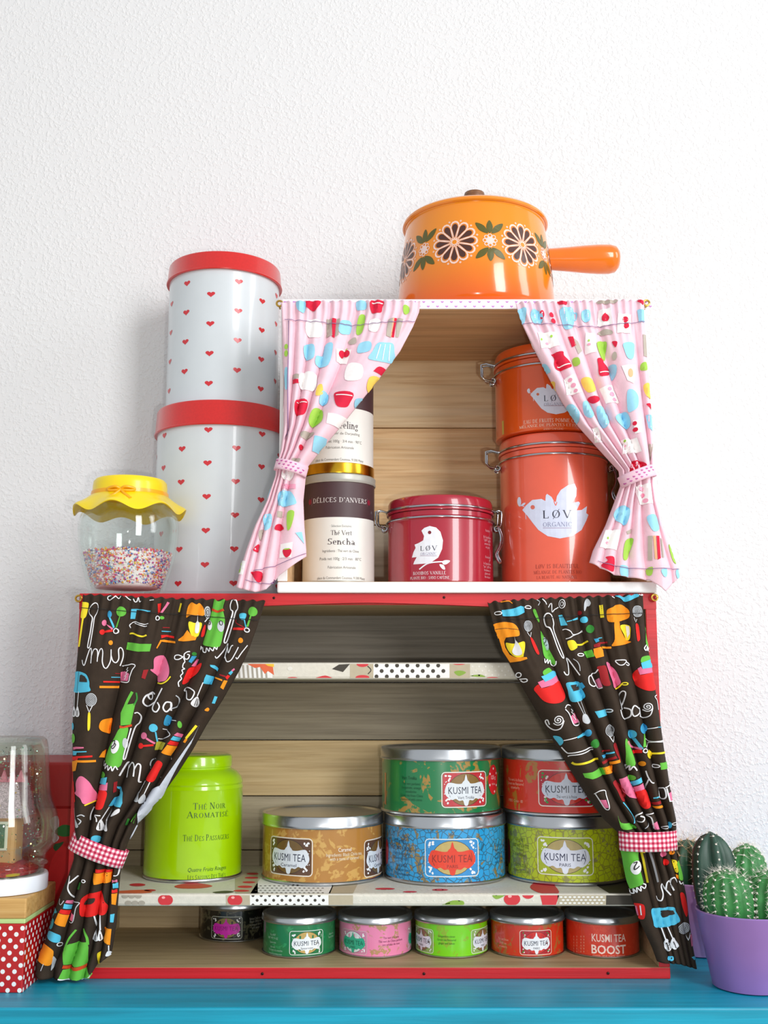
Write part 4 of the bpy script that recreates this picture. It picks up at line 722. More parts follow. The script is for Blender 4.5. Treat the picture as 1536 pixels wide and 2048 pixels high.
J_ = [('P','Plb',[240,130,300,110,295,200,260,210]),('P','Plb',[330,150,360,110,410,160,400,210,350,210]),('e','Pr',(405,155,14,28)),('e','Pr',(468,155,15,18)),('e','Pr',(480,195,16,18)),('P','Plb',[525,115,610,110,610,230,560,250,535,200]),('S','Plb',9,[610,135,635,140,630,180,610,185]),('P','Plb',[665,130,720,125,715,195,670,195]),('p','Pw',[780,120,850,110,860,220,765,225]),('P1','Pr',[800,165,820,140,845,170,835,195,805,195]),('p','Pw',[900,150,990,150,980,280,890,280]),('e1','Pr',(945,190,18,20)),('e1','Pr',(950,230,18,20)),('p','Plb',[1030,120,1075,115,1075,200,1040,205]),
 ('P','Pr',[505,62,570,62,565,85,525,85]),('P','Pt',[770,58,890,58,880,80,790,80]),('P','Pr',[1030,60,1070,58,1065,85]),('P','Pt',[770,280,800,250,850,255,860,285]),('p','Pw',[375,270,490,270,520,360,400,380]),('e1','Pg',(400,320,7,9)),('e1','Pg',(465,300,7,9)),('e1','Pp',(435,345,10,9)),('P','Pr',[465,415,535,400,545,430,585,470,588,505,505,525,480,490,485,440]),('s1','Pw',7,[498,505,583,482]),('p','Pr',[575,300,605,300,625,360,600,370]),('p','Pt',[610,310,640,330,665,390,640,420,620,370]),('P','Pg',[605,445,640,440,650,480,620,490]),('p','Pw',[690,270,750,280,760,400,690,410]),('e1','Pg',(710,325,6,8)),('e1','Pp',(712,350,10,8)),('P','Pg',[760,340,820,325,830,360,815,450,790,440]),('P','Pr',[765,445,800,445,805,470,842,505,840,548,780,560,768,490]),('s1','Pw',6,[780,538,840,525]),
 ('P','Pr',[860,335,890,340,880,375]),('e','Pt',(875,430,14,28)),('P','Plb',[930,350,1000,340,1005,390,990,450,955,450,935,400]),('p','Pt',[1060,285,1090,280,1090,430,1065,430]),('P','Plb',[845,490,885,490,885,550,860,580]),('p','Pw',[915,500,1010,490,990,620,950,600]),('e1','Po',(970,550,16,30)),('P','Pg',[1050,480,1080,470,1085,520,1050,520]),('p','Pw',[540,580,610,550,660,670,560,690]),('e1','Pp',(585,590,12,12)),('e1','Pp',(605,625,14,14)),('e1','Pp',(620,660,11,11)),('P','Py',[660,580,720,575,750,620,745,660,700,665]),('P','Pr',[705,700,775,695,765,730,730,740]),('p','Pw',[780,640,870,610,910,730,820,740]),('e1','Pp',(840,645,13,13)),('e1','Pp',(855,680,16,16)),('e1','Pp',(870,715,13,13)),
 ('P','Plb',[950,670,985,660,1020,700,1015,770,980,800,955,790]),('P','Py',[1065,620,1110,610,1115,700,1080,690]),('P','Plb',[565,760,600,750,640,800,640,860,600,850]),('P','Plb',[665,740,700,730,735,800,720,840,680,810]),('P','Plb',[755,770,800,765,840,830,815,900,780,870]),('P','Plb',[875,830,940,795,970,850,965,900,920,900]),('P','Pr',[1080,745,1115,740,1115,775]),('p','Plb',[1080,815,1120,810,1120,920,1095,900]),('p','Pw',[720,900,760,900,800,1000,750,990]),('p','Pw',[915,980,1010,970,1040,1060,920,1075]),('e1','Pg',(935,990,6,8)),('e1','Pp',(935,1020,9,9)),('p','Pw',[985,860,1030,860,1035,940,1000,945]),('e1','Pr',(995,880,12,14)),('e1','Pr',(1000,920,14,14)),('P','Pr',[980,1120,1040,1120,1070,1155,970,1190,975,1150]),('p','Pt',[1100,1000,1120,1000,1110,1110,1100,1100]),('P','Py',[465,590,490,600,490,650,475,640]),('P','Plb',[400,480,430,480,460,530,430,530]),('p','Pt',[310,320,335,320,355,390,340,400]),
 ('P','Plb',[890,1420,935,1405,970,1430,960,1500,935,1530,870,1480]),('p','Pw',[1000,1280,1100,1260,1120,1390,1030,1400]),('e1','Pp',(1040,1300,14,14)),('e1','Pp',(1050,1340,16,16)),('e1','Pp',(1070,1375,14,14)),('P','Plb',[1080,1480,1140,1465,1165,1550,1120,1570]),('p','Py',[1155,1340,1180,1340,1185,1420]),('p','Pw',[820,1560,910,1560,890,1690,780,1670]),('e1','Pg',(830,1610,6,8)),('e1','Pp',(825,1640,10,8)),('P','Pg',[945,1630,1000,1620,960,1745,930,1740]),('p','Pt',[1090,1600,1115,1600,1120,1760,1095,1755]),('p','Po',[1120,1600,1135,1600,1150,1750,1135,1750]),('p','Pr',[1140,1600,1160,1600,1170,1745,1152,1755]),('p','Pt',[1170,1610,1185,1620,1195,1740,1180,1740]),('P','Pg',[1235,1660,1260,1655,1305,1760,1270,1760]),('P','Pr',[820,1735,870,1735,875,1800,860,1830,790,1790,830,1760]),('P','Plb',[915,1790,970,1800,970,1860,920,1860]),('P','Plb',[1290,1815,1335,1805,1335,1870,1300,1870]),('P','Pg',[1090,1810,1125,1800,1120,1850,1095,1850]),('P','Plb',[1175,1820,1215,1810,1215,1860,1190,1860]),('p','Pt',[950,1570,990,1550,985,1580,955,1590])]
LL = [(1180,163,533),(1200,162,530),(1250,157,514),(1300,152,496),(1340,148,478),(1400,143,444),(1450,141,412),(1500,141,384),(1550,142,352),(1600,145,316),(1650,146,272),(1685,145,254),(1720,144,243),(1750,134,238),(1800,113,234),(1850,98,230),(1900,80,222),(1930,64,214),(1965,62,205)]
LR_ = [(1180,975,1289),(1200,975,1290),(1250,988,1293),(1300,1006,1300),(1350,1032,1309),(1400,1061,1317),(1450,1090,1324),(1500,1118,1331),(1550,1148,1339),(1600,1180,1347),(1640,1210,1357),(1665,1237,1358),(1690,1243,1354),(1720,1246,1360),(1750,1253,1371),(1800,1268,1382),(1850,1285,1388),(1900,1308,1396),(1960,1330,1408)]
UL = [(590,561,842),(620,562,838),(650,563,826),(700,564,800),(750,566,762),(800,566,722),(850,566,682),(900,560,640),(930,551,616),(950,549,611),(1000,532,606),(1050,508,608),(1100,490,612),(1140,478,612),(1190,466,610)]
UR = [(590,1029,1292),(620,1037,1292),(650,1048,1293),(700,1072,1296),(750,1098,1300),(800,1125,1303),(850,1158,1306),(900,1203,1308),(940,1240,1309),(970,1243,1309),(1000,1232,1314),(1050,1213,1330),(1100,1188,1350),(1140,1176,1366),(1190,1176,1372)]
cLL = Curtain(0.8925, LL, [(0,1188),(0.5,1196),(1,1201)], [(0,1938),(0.12,1956),(0.55,1960),(0.8,1957),(0.86,1930),(1,1912)], 1700, 5, 0.1, 0.0116, [0,.29,.51,.72,.86,1], xmin=-0.2655)
cLR = Curtain(0.8925, LR_, [(0,1204),(0.35,1196),(0.7,1192),(1,1188)], [(0,1926),(0.5,1932),(1,1948)], 1678, 4.6, 0.35, 0.0112, [0,.3,.42,.57,.71,.85,1], flat=0.72, wrap=0.2235)
cUL = Curtain(0.8880, UL, [(0,600),(0.5,598),(1,599)], [(0,1174),(0.3,1184),(0.45,1178),(0.6,1150),(1,1112)], 935, 4.4, 0.2, 0.0085, [0,.1,.21,.35,.53,1])
cUR = Curtain(0.8880, UR, [(0,602),(0.4,599),(1,597)], [(0,1124),(0.3,1150),(0.65,1160),(0.8,1182),(1,1150)], 952, 4.6, 0.3, 0.0085, [0,.14,.29,.44,.62,.91,1], wrap=0.2235)
make_curtain('dark_curtain', 'dark brown kitchen-print curtain with gingham tie, beside the lime green tea canister', cLL, dark, [((140,1180,.1302),A),((320,1180,.1432),B),((130,1380,.1758),C_),((60,1660,.15625),D_)], 280, 200, ((144,1678),(249,1719),34), ging, [[(160,1215),(250,1222),(350,1228),(440,1235),(515,1240)]])
make_curtain('dark_curtain', 'dark brown kitchen-print curtain with gingham tie, beside the cactus in the purple pot', cLR, dark, [((960,1180,.1432),E_),((1130,1180,.1367),F_),((1060,1380,.2083),G_),((1200,1640,.166),H_)], 280, 200, ((1240,1681),(1353,1679),36), ging, [[(985,1240),(1080,1236),(1180,1230),(1290,1226)]])
o1 = make_curtain('pink_curtain', 'pink crockery-print curtain tied back over the stacked red-hearted tins side of the white box', cUL, pink, [((460,580,.3077),I_)], 220, 180, ((551,929),(613,945),22), ribm, [[(568,637),(640,643),(720,648),(833,640)],[(492,1160),(520,1166),(548,1168)],[(505,1142),(560,1128),(610,1106)],[(578,640),(576,760),(574,880)]])
o2 = make_curtain('pink_curtain', 'pink crockery-print curtain tied back in front of the stacked orange clip-top tins', cUR, pink, [((960,580,.3077),J_)], 220, 180, ((1241,966),(1308,941),24), ribm, [[(1042,645),(1120,648),(1200,652),(1290,641)],[(1195,1122),(1260,1136),(1365,1136)]])
# heart dots on the two pink ribbons
for (root, o), (l, r), C in ((o1, ((551,929),(613,945)), cUL), (o2, ((1241,966),(1308,941)), cUR)):
    def s_r(px, py, h, l=l, r=r, C=C, root=root):
        a, b = at(*l, C.Y0-0.006), at(*r, C.Y0-0.006); p = at(px, py, C.Y0-0.006); c = (a+b)/2; half = (b-a)/2
        k = max(-0.97, min(0.97, (p.x-c.x)/(half.x*1.02))); p.y = C.Y0-0.0045-0.0135*math.sqrt(1-k*k)-h-0.0003; return p-root.location
    pr = Print(s_r, 0.0003, 0.00005)
    for i in range(6):
        for j in range(3):
            t = (i+0.5+(0.5 if j % 2 else 0))/6.5; heart(pr, 'c2559f', l[0]+(r[0]-l[0])*t, l[1]+(r[1]-l[1])*t+(j-1)*6.5, 2.4, up=-1)
    stuffp(pr.build('printed_hearts', o))

# ------------------------------------------------------------------ tins
steel = M('c9ccd0', 0.27, 1.0, var=0.03, nscale=40)
chrome = M('b9bcc2', 0.16, 1.0, var=0.03)
def ray_cyl(px, py, X, Yc, rf, it=4):
    """where the sight line through (px, py) meets an upright round body of radius rf(z) at (X, Yc)"""
    d = Vector(((px-768.0)/F_PX, cs-(1024.0-py)/F_PX*sn, sn+(1024.0-py)/F_PX*cs)); z = None
    t = Yc/d.y
    for _ in range(it):
        r = rf(d.z*t+CAM_H); a = d.x**2+d.y**2; b = -2*(d.x*X+d.y*Yc); c = X*X+Yc*Yc-r*r; disc = b*b-4*a*c
        if disc <= 0: t = -b/(2*a)
        else: t = (-b-math.sqrt(disc))/(2*a)
    p = d*t; th = math.atan2(p.x-X, -(p.y-Yc)); return th, p.z+CAM_H, r
class Can:
    def __init__(s, X, Yc, z0, r): s.X, s.Y, s.z0, s.r = X, Yc, z0, r
    def metric(s, a, b, h): return Vector(((s.r+h)*math.sin(a/s.r), -(s.r+h)*math.cos(a/s.r), b))
    def pix(s, px, py, h):
        th, z, r = ray_cyl(px, py, s.X, s.Y, lambda z: s.r); return Vector(((s.r+h)*math.sin(th), -(s.r+h)*math.cos(th), z-s.z0))
    def az(s, px, py): th, z, r = ray_cyl(px, py, s.X, s.Y, lambda z: s.r); return th*s.r, z-s.z0
    def mpp(s, py):
        p = at(768, py, s.Y-s.r); return (p.y*cs+(p.z-CAM_H)*sn)/F_PX
def tea_label(pr, can, px, py, W, H, bg, out, ell, blob, ink, sub, fl='f2f4f6', leaf=None):
    k = can.mpp(py); a0, z0 = can.az(px, py); W *= k; H *= k; z0 = max(z0, H/2+0.0026)
    pr.surf = can.metric
    def q(x, y): return (a0+x*W, z0+y*H)
    def rrect(w, h, r):
        pts = []
        for cx, cy, st in ((w-r, h-r*1.5, 0), (-w+r, h-r*1.5, 90), (-w+r, -h+r*1.5, 180), (w-r, -h+r*1.5, 270)):
            for i in range(4): t = math.radians(st+i*30); pts.append(q(cx+r*math.cos(t), cy+r*1.5*math.sin(t)))
        return pts
    pr.poly(bg, rrect(.48, .48, .06), 0, raw=True)
    pr.stroke(out, W*0.018, rrect(.5, .5, .07), 2, False, True, raw=True)
    e = [q(.37*math.cos(2*PI*i/28), .46*math.sin(2*PI*i/28)) for i in range(28)]
    pr.poly(ell, e, 1, raw=True); pr.stroke('2a2420', W*.008, e, 2, False, True, raw=True)
    rnd = random.Random(px)
    for sx_ in (-1, 1):
        for sy in (-1, 1):
            for i in range(5):
                cx, cy = sx_*(.33+.1*rnd.random()), sy*(.25+.18*rnd.random())
                pr.ell(leaf if (leaf and i < 3) else fl, *q(cx, cy), W*.026, W*.020, rnd.random()*180, 2, 7, raw=True)
        for i in range(5): pr.ell(fl, *q(sx_*(.4+.05*rnd.random()), -.3+.6*rnd.random()), W*.010, W*.010, 0, 2, 6, raw=True)
    B = [(-.43,.04),(-.44,-.08),(-.40,-.19),(-.30,-.29),(-.22,-.26),(-.15,-.32),(-.07,-.31),(-.04,-.44),(0,-.47),(.04,-.44),(.07,-.31),(.15,-.32),(.22,-.26),(.30,-.29),(.40,-.19),(.44,-.08),(.43,.05),(.38,.19),(.30,.2),(.2,.17),(.1,.17),(.07,.22),(.035,.27),(.02,.36),(0,.43),(-.02,.36),(-.035,.27),(-.07,.22),(-.1,.17),(-.2,.17),(-.30,.2),(-.38,.19)]
    pr.poly(blob, smooth2([Vector(q(*p)) for p in B], True, 3), 3, raw=True)
    pr.text('KUSMI TEA', a0, z0-.12*H, .21*H, ink, 4, width=.74*W, track=0.05)
    if sub: pr.text(sub, a0, z0-.27*H, .09*H, ink, 4, width=(.36 if len(sub) > 6 else .2)*W)
def lines(pr, can, px, py, rows, size, col, gap=1.5, align=0.5, wmax=None):
    k = can.mpp(py); a0, z0 = can.az(px, py); pr.surf = can.metric
    for i, t in enumerate(rows):
        if t: pr.text(t, a0, z0-i*size*gap*k, size*k, col, 3, sx=0.78, align=align)
def tea_tin(label, px, Yc, z0, r, h, mat, labels, extra=None, group=None):
    """round low tin: printed band, steel rims, pressed steel lid"""
    sz = r/0.0515; X = at(px, 1700, Yc).x if isinstance(px, int) else px
    t = thing('tea_tin', label, 'tin', (X, Yc, z0), 'large tea tins on the lower shelf' if r > 0.04 else 'small tea tins on the crate floor'); can = Can(X, Yc, z0, r); lh = 0.0098*h/0.0545
    b = lathe('body', [(r-0.003*sz, 0.0), (r+0.0002, 0.0), (r+0.0009, 0.0007), (r+0.0009, 0.0018*sz), (r, 0.0026*sz), (r, h-lh+0.0008)], [mat, steel], t, 96, [1, 1, 1, 1, 0])
    R = r+0.0011
    lathe('lid', [(r-0.002, h-lh-0.0001), (R+0.0003, h-lh-0.0001), (R+0.0006, h-lh+0.0006), (R+0.0002, h-lh+0.0014), (R, h-lh+0.002), (R, h-0.0016), (R-0.0007, h-0.0004), (R-0.002, h), (R-0.0034, h-0.0004), (R-0.0042, h-0.0016), (0.0, h-0.0014)], steel, t, 96)
    pr = Print(can.metric, 0.00012, 0.00005, rough=0.35, coat=0.6, step=0.004)
    for L in labels: tea_label(pr, can, *L)
    if extra: extra(pr, can)
    stuffp(pr.build('printed_label', b))
    return t
ZS, ZF = 0.0634, 0.0090
RB, HB = 0.0515, 0.0545
NAVY = '1c2440'
c_car = filigree('caramel_paper', 'ad7830', 'c79c50', None, 0.5, 95, 1.0)
c_grn = filigree('green_paper', '127a45', 'a9833a', None, 0.56, 80, 4.0)
c_blu = filigree('blue_paper', '25a0dd', '8d7846', '2c607c', 0.54, 95, 7.0)
c_red = filigree('red_paper', 'd42c16', 'b2782c', None, 0.56, 95, 9.0)
c_lim = filigree('lime_paper', 'b9c915', '8d8a50', '929426', 0.56, 95, 13.0)
def x_car(pr, c):
    lines(pr, c, 690, 1703, ['Caramel'], 8, 'f4efe4'); lines(pr, c, 690, 1712, ['Ingredients: Black China tea', 'with a taste of caramel'], 6.5, 'e9dfc6', 1.2)
def x_grn(pr, c):
    lines(pr, c, 818, 1559, ['Vert Troïka'], 7, '0b4a2c'); lines(pr, c, 822, 1570, ['Thé vert parfumé', 'bergamote, orange', 'mandarine', 'Green tea from China', 'flavoured with citrus'], 5.5, '0d5a34', 1.4)
    k = c.mpp(1560); a0, z0 = c.az(986, 1559); pr.surf = c.metric; pr.ell('d3202a', a0, z0, 19*k, 30*k, 0, 5, 24, raw=True)
    for dx, dy in ((0, 22), (-13, 12), (13, 12), (-14, -10), (4, -24), (13, -12)): pr.ell('f4dada', a0+dx*k, z0+dy*k, 2.6*k, 2.6*k, 0, 6, 6, raw=True)
    pr.text('125 g', a0, z0+1*k, 8*k, 'f6e6e4', 6, sx=.8); pr.text('4.4 oz', a0, z0-11*k, 5*k, 'f0d0cc', 6, sx=.8)
    a1, z1 = c.az(771, 1577); pr.poly('b8702e', [(a1-4*k, z1-32*k), (a1+5*k, z1-32*k), (a1+5*k, z1+32*k), (a1-4*k, z1+32*k)], 1, raw=True)
def x_blu(pr, c):
    lines(pr, c, 801, 1686, ['125 g NET', 'NET WT 4.4 OZ'], 8, '12426a', 1.75); lines(pr, c, 799, 1709, ['Kashmir-Paris', 'Тюркский чай'], 6.5, '155a86', 1.5)
    lines(pr, c, 803, 1733, ['BLACK TEA', '1 sachet par tasse', 'www.kusmitea.com'], 5.5, '12426a', 1.5); lines(pr, c, 998, 1692, ['Prince Wladimir', 'agrumes, vanille', 'Spicy black tea', 'blend with citrus', 'vanilla and spices'], 5, '155a86', 1.6)
    k = c.mpp(1710); a0, z0 = c.az(774, 1703); pr.ell('c62426', a0, z0, 12*k, 26*k, 0, 1, 20, raw=True)
def x_red(pr, c):
    lines(pr, c, 1030, 1562, ['Thé vert à la fraise', 'Green tea flavoured', 'strawberry'], 6, 'f3b9a2', 1.3); lines(pr, c, 1030, 1604, ['1 PERS · 2 min · 80'], 6, 'f0b4a0')
def x_lim(pr, c):
    lines(pr, c, 1040, 1682, ['125 g NET', 'NET WT 4.4 OZ'], 7, '5c6a1e', 1.8); lines(pr, c, 1040, 1702, ['Кузми', 'чай Париж', '', 'GREEN TEA', 'thé vert de Chine'], 6.5, '66731f', 1.6)
    k = c.mpp(1710); a0, z0 = c.az(1018, 1702); pr.ell('8a1a22', a0, z0, 12*k, 26*k, 0, 1, 20, raw=True)
YL = 0.9865
tea_tin('caramel brown tea tin alone beside the lime green canister', -0.0533, YL, ZS, RB, HB, c_car, [(577,1713,104,72,'5b3c26','e9e6de','6f5422','dde5ee',NAVY,'Caramel'), (756,1712,104,72,'5b3c26','e9e6de','6f5422','dde5ee',NAVY,'Caramel')], x_car)
tea_tin('blue tea tin with red cartouche, under the green tin', 0.0528, YL, ZS, RB, HB, c_blu, [(905,1716,110,72,'2f8fd0','dfeaf0','c2ab66','e23a1c','8e1c12','PARIS')], x_blu)
tea_tin('olive lime tea tin under the red strawberry tin', 0.1588, YL, ZS, RB, HB, c_lim, [(1130,1713,113,72,'a8b81c','e8ead8','b3a168','dde3f2','2a2f52','PARIS')], x_lim)
tea_tin('dark green tea tin stacked on the blue tin', 0.0497, YL, ZS+HB+0.0003, RB, HB, c_grn, [(932,1579,100,68,'c2303a','efe9e4','8a6a35','e1e8ee',NAVY,'Vert Troïka')], x_grn)
tea_tin('large red tea tin stacked on the olive lime tin', 0.1556, YL, ZS+HB+0.0003, RB, HB, c_red, [(1133,1577,113,70,'b81a30','f0e4dc','d42a1c','d5ddf0',NAVY,'Thé vert à la fraise','f2dede','2c9a3a')], x_red)
RS, HS = 0.0298, 0.0312
s_blk = filigree('black_paper', '141412', '55533f', None, 0.53, 150, 2.0)
s_grn = filigree('small_green_paper', '167a45', '2b9458', None, 0.55, 150, 3.0)
s_pnk = filigree('small_pink_paper', 'e884ac', 'b48d62', None, 0.56, 150, 5.0)
s_lim = filigree('small_lime_paper', '79d20c', '8fb322', None, 0.55, 150, 6.0)
s_red = filigree('small_red_paper', 'cf3416', 'a5652c', None, 0.54, 150, 8.0)
s_bst = filigree('small_orange_red_paper', 'd2361c', 'd84326', None, 0.55, 150, 15.0)
def x_blk(pr, c): lines(pr, c, 512, 1838, ['Spicy Chocolate', 'Black China tea', 'aroma of spices', 'and cacao'], 4.5, '9a9a90', 1.3)
def x_sgn(pr, c): lines(pr, c, 546, 1871, ['25 g NET', 'NET WT .9 OZ'], 4, 'a9d0b8', 1.6); lines(pr, c, 546, 1886, ['Spearmint', 'thé vert'], 4, 'a0cab0', 2.2); lines(pr, c, 550, 1902, ['Thé vert à la menthe', 'www.kusmitea.com'], 4, 'a0cab0', 1.7); lines(pr, c, 662, 1868, ['Green tea', 'from China'], 4, '9cc8ae', 1.6)
def x_pnk(pr, c): lines(pr, c, 783, 1877, ['Thé vert à la rose', 'Thé vert de Chine parfumé', 'aux pétales de rose'], 4.6, '8a3a62', 1.4)
def x_slm(pr, c): lines(pr, c, 893, 1875, ['Gingembre-citron', 'Green tea flavoured', 'ginger and lemon'], 4.4, '3c7a0c', 1.5)
def x_srd(pr, c): lines(pr, c, 1006, 1880, ['Thé vert fraise', 'green tea', 'strawberry'], 4.4, 'efaa92', 1.6)
def x_bst(pr, c):
    k = c.mpp(1880); a0, z0 = c.az(1219, 1884); pr.surf = c.metric
    pr.text('KUSMI TEA', a0, z0, 15*k, 'f3cfc2', 2, width=70*k, bold=0.012); a0, z0 = c.az(1219, 1908)
    pr.text('BOOST', a0, z0, 17*k, 'f6d8cc', 2, width=71*k, bold=0.02); a0, z0 = c.az(1219, 1913); pr.text('maté, thé vert, épices', a0, z0, 3*k, 'eaa894', 2, width=66*k)
    for dx in (0, 6, 14, 20):
        for j in range(6):
            a1, z1 = c.az(1148+dx, 1873+j*6); pr.ell('e08a70', a1, z1, 1.2*k, 2.0*k, 0, 2, 6, raw=True)
YS = 0.957
tea_tin('small black tea tin with magenta cartouche, set back at the end of the bottom row', -0.1314, 1.0125, ZF, RS, HS, s_blk, [(452,1856,64,42,'24241f','b4b8a8','867640','cf1cae','8a1078','')], x_blk)
tea_tin('small green spearmint tea tin in the bottom row beside the black tin', -0.0703, YS, ZF, RS, HS, s_grn, [(614,1892,70,45,'12733f','e4ebe4','c7a55a','eef3f6',NAVY,'Spearmint')], x_sgn)
tea_tin('small pink tea tin with turquoise cartouche in the bottom row', -0.0074, YS, ZF, RS, HS, s_pnk, [(706,1890,62,44,'cf86a4','d7b9bf','dde3e4','2fae88','0f5f48','PARIS'), (822,1880,62,44,'cf86a4','d7b9bf','dde3e4','2fae88','0f5f48','PARIS')], x_pnk)
tea_tin('small bright lime tea tin in the bottom row between pink and red', 0.0560, YS, ZF, RS, HS, s_lim, [(843,1880,66,45,'8fae62','dfe8d4','866744','e2e8f4',NAVY,'PARIS'), (965,1880,66,45,'8fae62','dfe8d4','866744','e2e8f4',NAVY,'PARIS')], x_slm)
tea_tin('small red tea tin with white cartouche in the bottom row', 0.1187, YS, ZF, RS, HS, s_red, [(1073,1888,66,46,'b21c2a','efd9cc','d0241e','eff2f8',NAVY,'PARIS','f2dede','2c8a32')], x_srd)
tea_tin('small orange-red tea tin lettered BOOST at the end of the bottom row', 0.1813, YS, ZF, RS, HS, s_bst, [], x_bst)

# lime green canister with a narrow lid
limem = M('a3d300', 0.22, 0, 0.8, var=0.03)
cx, cy = -0.1662, 0.992
t = thing('tea_canister', 'tall lime green tea canister with narrow domed lid on the lower shelf', 'canister', (cx, cy, ZS)); can = Can(cx, cy, ZS, 0.042)
b = lathe('body', [(0.040, 0), (0.0425, 0), (0.0428, 0.0012), (0.0425, 0.002), (0.042, 0.0024), (0.042, 0.073), (0.0424, 0.0742), (0.042, 0.0754), (0.0415, 0.077), (0.042, 0.0785), (0.0405, 0.083), (0.0365, 0.0875), (0.0325, 0.0895), (0.0314, 0.0905), (0.0314, 0.0925)], [limem, steel], t, 96, [1, 1, 1, 1]+[0]*10)
lathe('lid', [(0.0316, 0.0918), (0.0321, 0.0922), (0.0321, 0.0995), (0.0313, 0.1012), (0.0285, 0.1024), (0.026, 0.1022), (0.015, 0.103), (0.0, 0.1034)], limem, t, 96)
pr = Print(can.metric, 0.00012, 0.00005, rough=0.4)
k = can.mpp(1650)
for s, px, py, sz, wpx, kw in (('T', 395, 1619, 14, None, {}),):
    pass
def caps(pr, can, words, px, py, big, small, width, col):
    """small-capitals line: first letter of each word larger"""
    k = can.mpp(py); a0, z0 = can.az(px, py); segs = []; W = 0
    for wi, wd in enumerate(words):
        for j, (txt, sz) in enumerate(((wd[:1], big), (wd[1:], small))):
            if not txt: continue
            p, tr, w_ = serif_text(txt, 0.16); segs.append((txt, sz, W, w_)); W += (w_+0.14)*sz
        W += 0.35*big
    W -= 0.35*big; f = width/W
    pr.surf = can.metric
    for txt, sz, x, w_ in segs: pr.text(txt, a0+(x-W/2)*f*k, z0, sz*k, col, 1, sx=f, font='serif', track=0.16, align=0)
caps(pr, can, ['THÉ', 'NOIR'], 421, 1618, 12.5, 9.5, 70, '1d4a1c'); caps(pr, can, ['AROMATISÉ'], 419, 1635, 12.5, 9.5, 90, '1d4a1c'); caps(pr, can, ['THÉ', 'DES', 'PASSAGERS'], 416, 1681, 12, 9, 100, '1d4a1c'); caps(pr, can, ['LES', 'SAISONS', 'DES', 'THÉS'], 416, 1758, 9, 7.5, 82, '1d4a1c')
a0, z0 = can.az(416, 1742); pr.text('Quatre Fruits Rouges', a0, z0, 8*k, '2a5a1c', 1, width=82*k, shear=0.25)
stuffp(pr.build('lettering', b))

# tall paper-labelled tins in the upper box
UF = UZ0+0.0096
lab_d, lab_w = M('4a3236', 0.5, var=0.05), M('ebeae4', 0.45, var=0.02)
goldm = M('d8a72c', 0.22, 1.0, var=0.03); rimm = M('b6b6ae', 0.4, 0.3)
def label_tin(label, X, Yc, z0, r, h, gold, texts):
    t = thing('label_tin', label, 'tin', (X, Yc, z0), 'stacked tins with white paper labels'); can = Can(X, Yc, z0, r)
    zl = h*0.60
    b = lathe('body', [(r-0.002, 0), (r+0.0006, 0), (r+0.0008, 0.001), (r+0.0008, 0.0085 if gold else 0.003), (r, 0.0092 if gold else 0.0034), (r, zl), (r, h-0.0075)], [lab_w, lab_d, goldm if gold else rimm], t, 80, [2, 2, 2, 2, 0, 1])
    lathe('lid', [(r-0.001, h-0.0076), (r+0.0008, h-0.0074), (r+0.0013, h-0.006), (r+0.0008, h-0.0048), (r+0.0011, h-0.001), (r, h), (r-0.004, h-0.0004), (0, h-0.0004)], rimm, t, 80)
    pr = Print(can.metric, 0.00012, 0.00005, rough=0.5)
    for s, px, py, sz, wpx, col, font in texts:
        k = can.mpp(py); a0, z_ = can.az(px, py); pr.surf = can.metric
        pr.text(s, a0, z_, sz*k, col, 1, width=wpx*k, font=font, track=0.12 if (font == 'serif' and s.isupper()) else 0.02)
    k = can.mpp(1000)
    return t, pr, can, b
xt, yt, rt, ht = -0.0398, 0.955, 0.0313, 0.0955
t, pr, can, b = label_tin('brown and white labelled tea tin with green tea lettering, standing in the white box', xt, yt, UF, rt, ht, False, [
    ("DÉLICES D'ANVERS", 681, 1004, 9.5, 120, 'e8e2e0', 'serif'), ('· Sélection Exclusive ·', 683, 1054, 5, 46, '8c8c88', 'sans'), ('Thé Vert', 683, 1070, 9.5, 43, '4c4044', 'serif'), ('Sencha', 683, 1089, 12.5, 57, '4a3e42', 'serif'),
    ('Ingrédients : Thé vert de Chine', 682, 1104, 5.5, 76, '77726e', 'sans'), ('Poids net 100g · 2/3 min · 80°C', 682, 1120, 6, 88, '6c6864', 'sans'), ('Fabrication Artisanale', 684, 1137, 5.5, 57, '77726e', 'sans'), ('place du Commandant Cousteau, 91300 Massy', 684, 1158, 5.5, 104, '77726e', 'sans')])
k = can.mpp(1000); a0, z_ = can.az(680, 1000)
for sgn_ in (-1, 1): pr.ell('8a1c34', a0+sgn_*69*k, z_, 5*k, 6*k, 0, 1, 10, raw=True)
pr.poly('6e2036', [(a0-64*k, z_-9*k), (a0+64*k, z_-9*k), (a0+64*k, z_+9*k), (a0-64*k, z_+9*k)], 0, raw=True)
stuffp(pr.build('lettering', b))
t, pr, can, b = label_tin('white labelled tea tin with gold foot rim, stacked on the green tea tin', xt-0.0006, yt, UF+ht+0.0003, 0.0309, ht, True, [
    ('Darjeeling', 683, 857, 15, 72, '4a3e42', 'serif'), ('Thé noir de Darjeeling', 686, 869, 5.5, 72, '77726e', 'sans'), ('Poids net 100g · 3/4 min · 90°C', 682, 885, 6, 90, '6c6864', 'sans'), ('Fabrication Artisanale', 680, 897, 5.5, 57, '77726e', 'sans'), ('place du Commandant Cousteau, 91300 Massy', 680, 921, 5.5, 104, '77726e', 'sans')])
stuffp(pr.build('lettering', b))

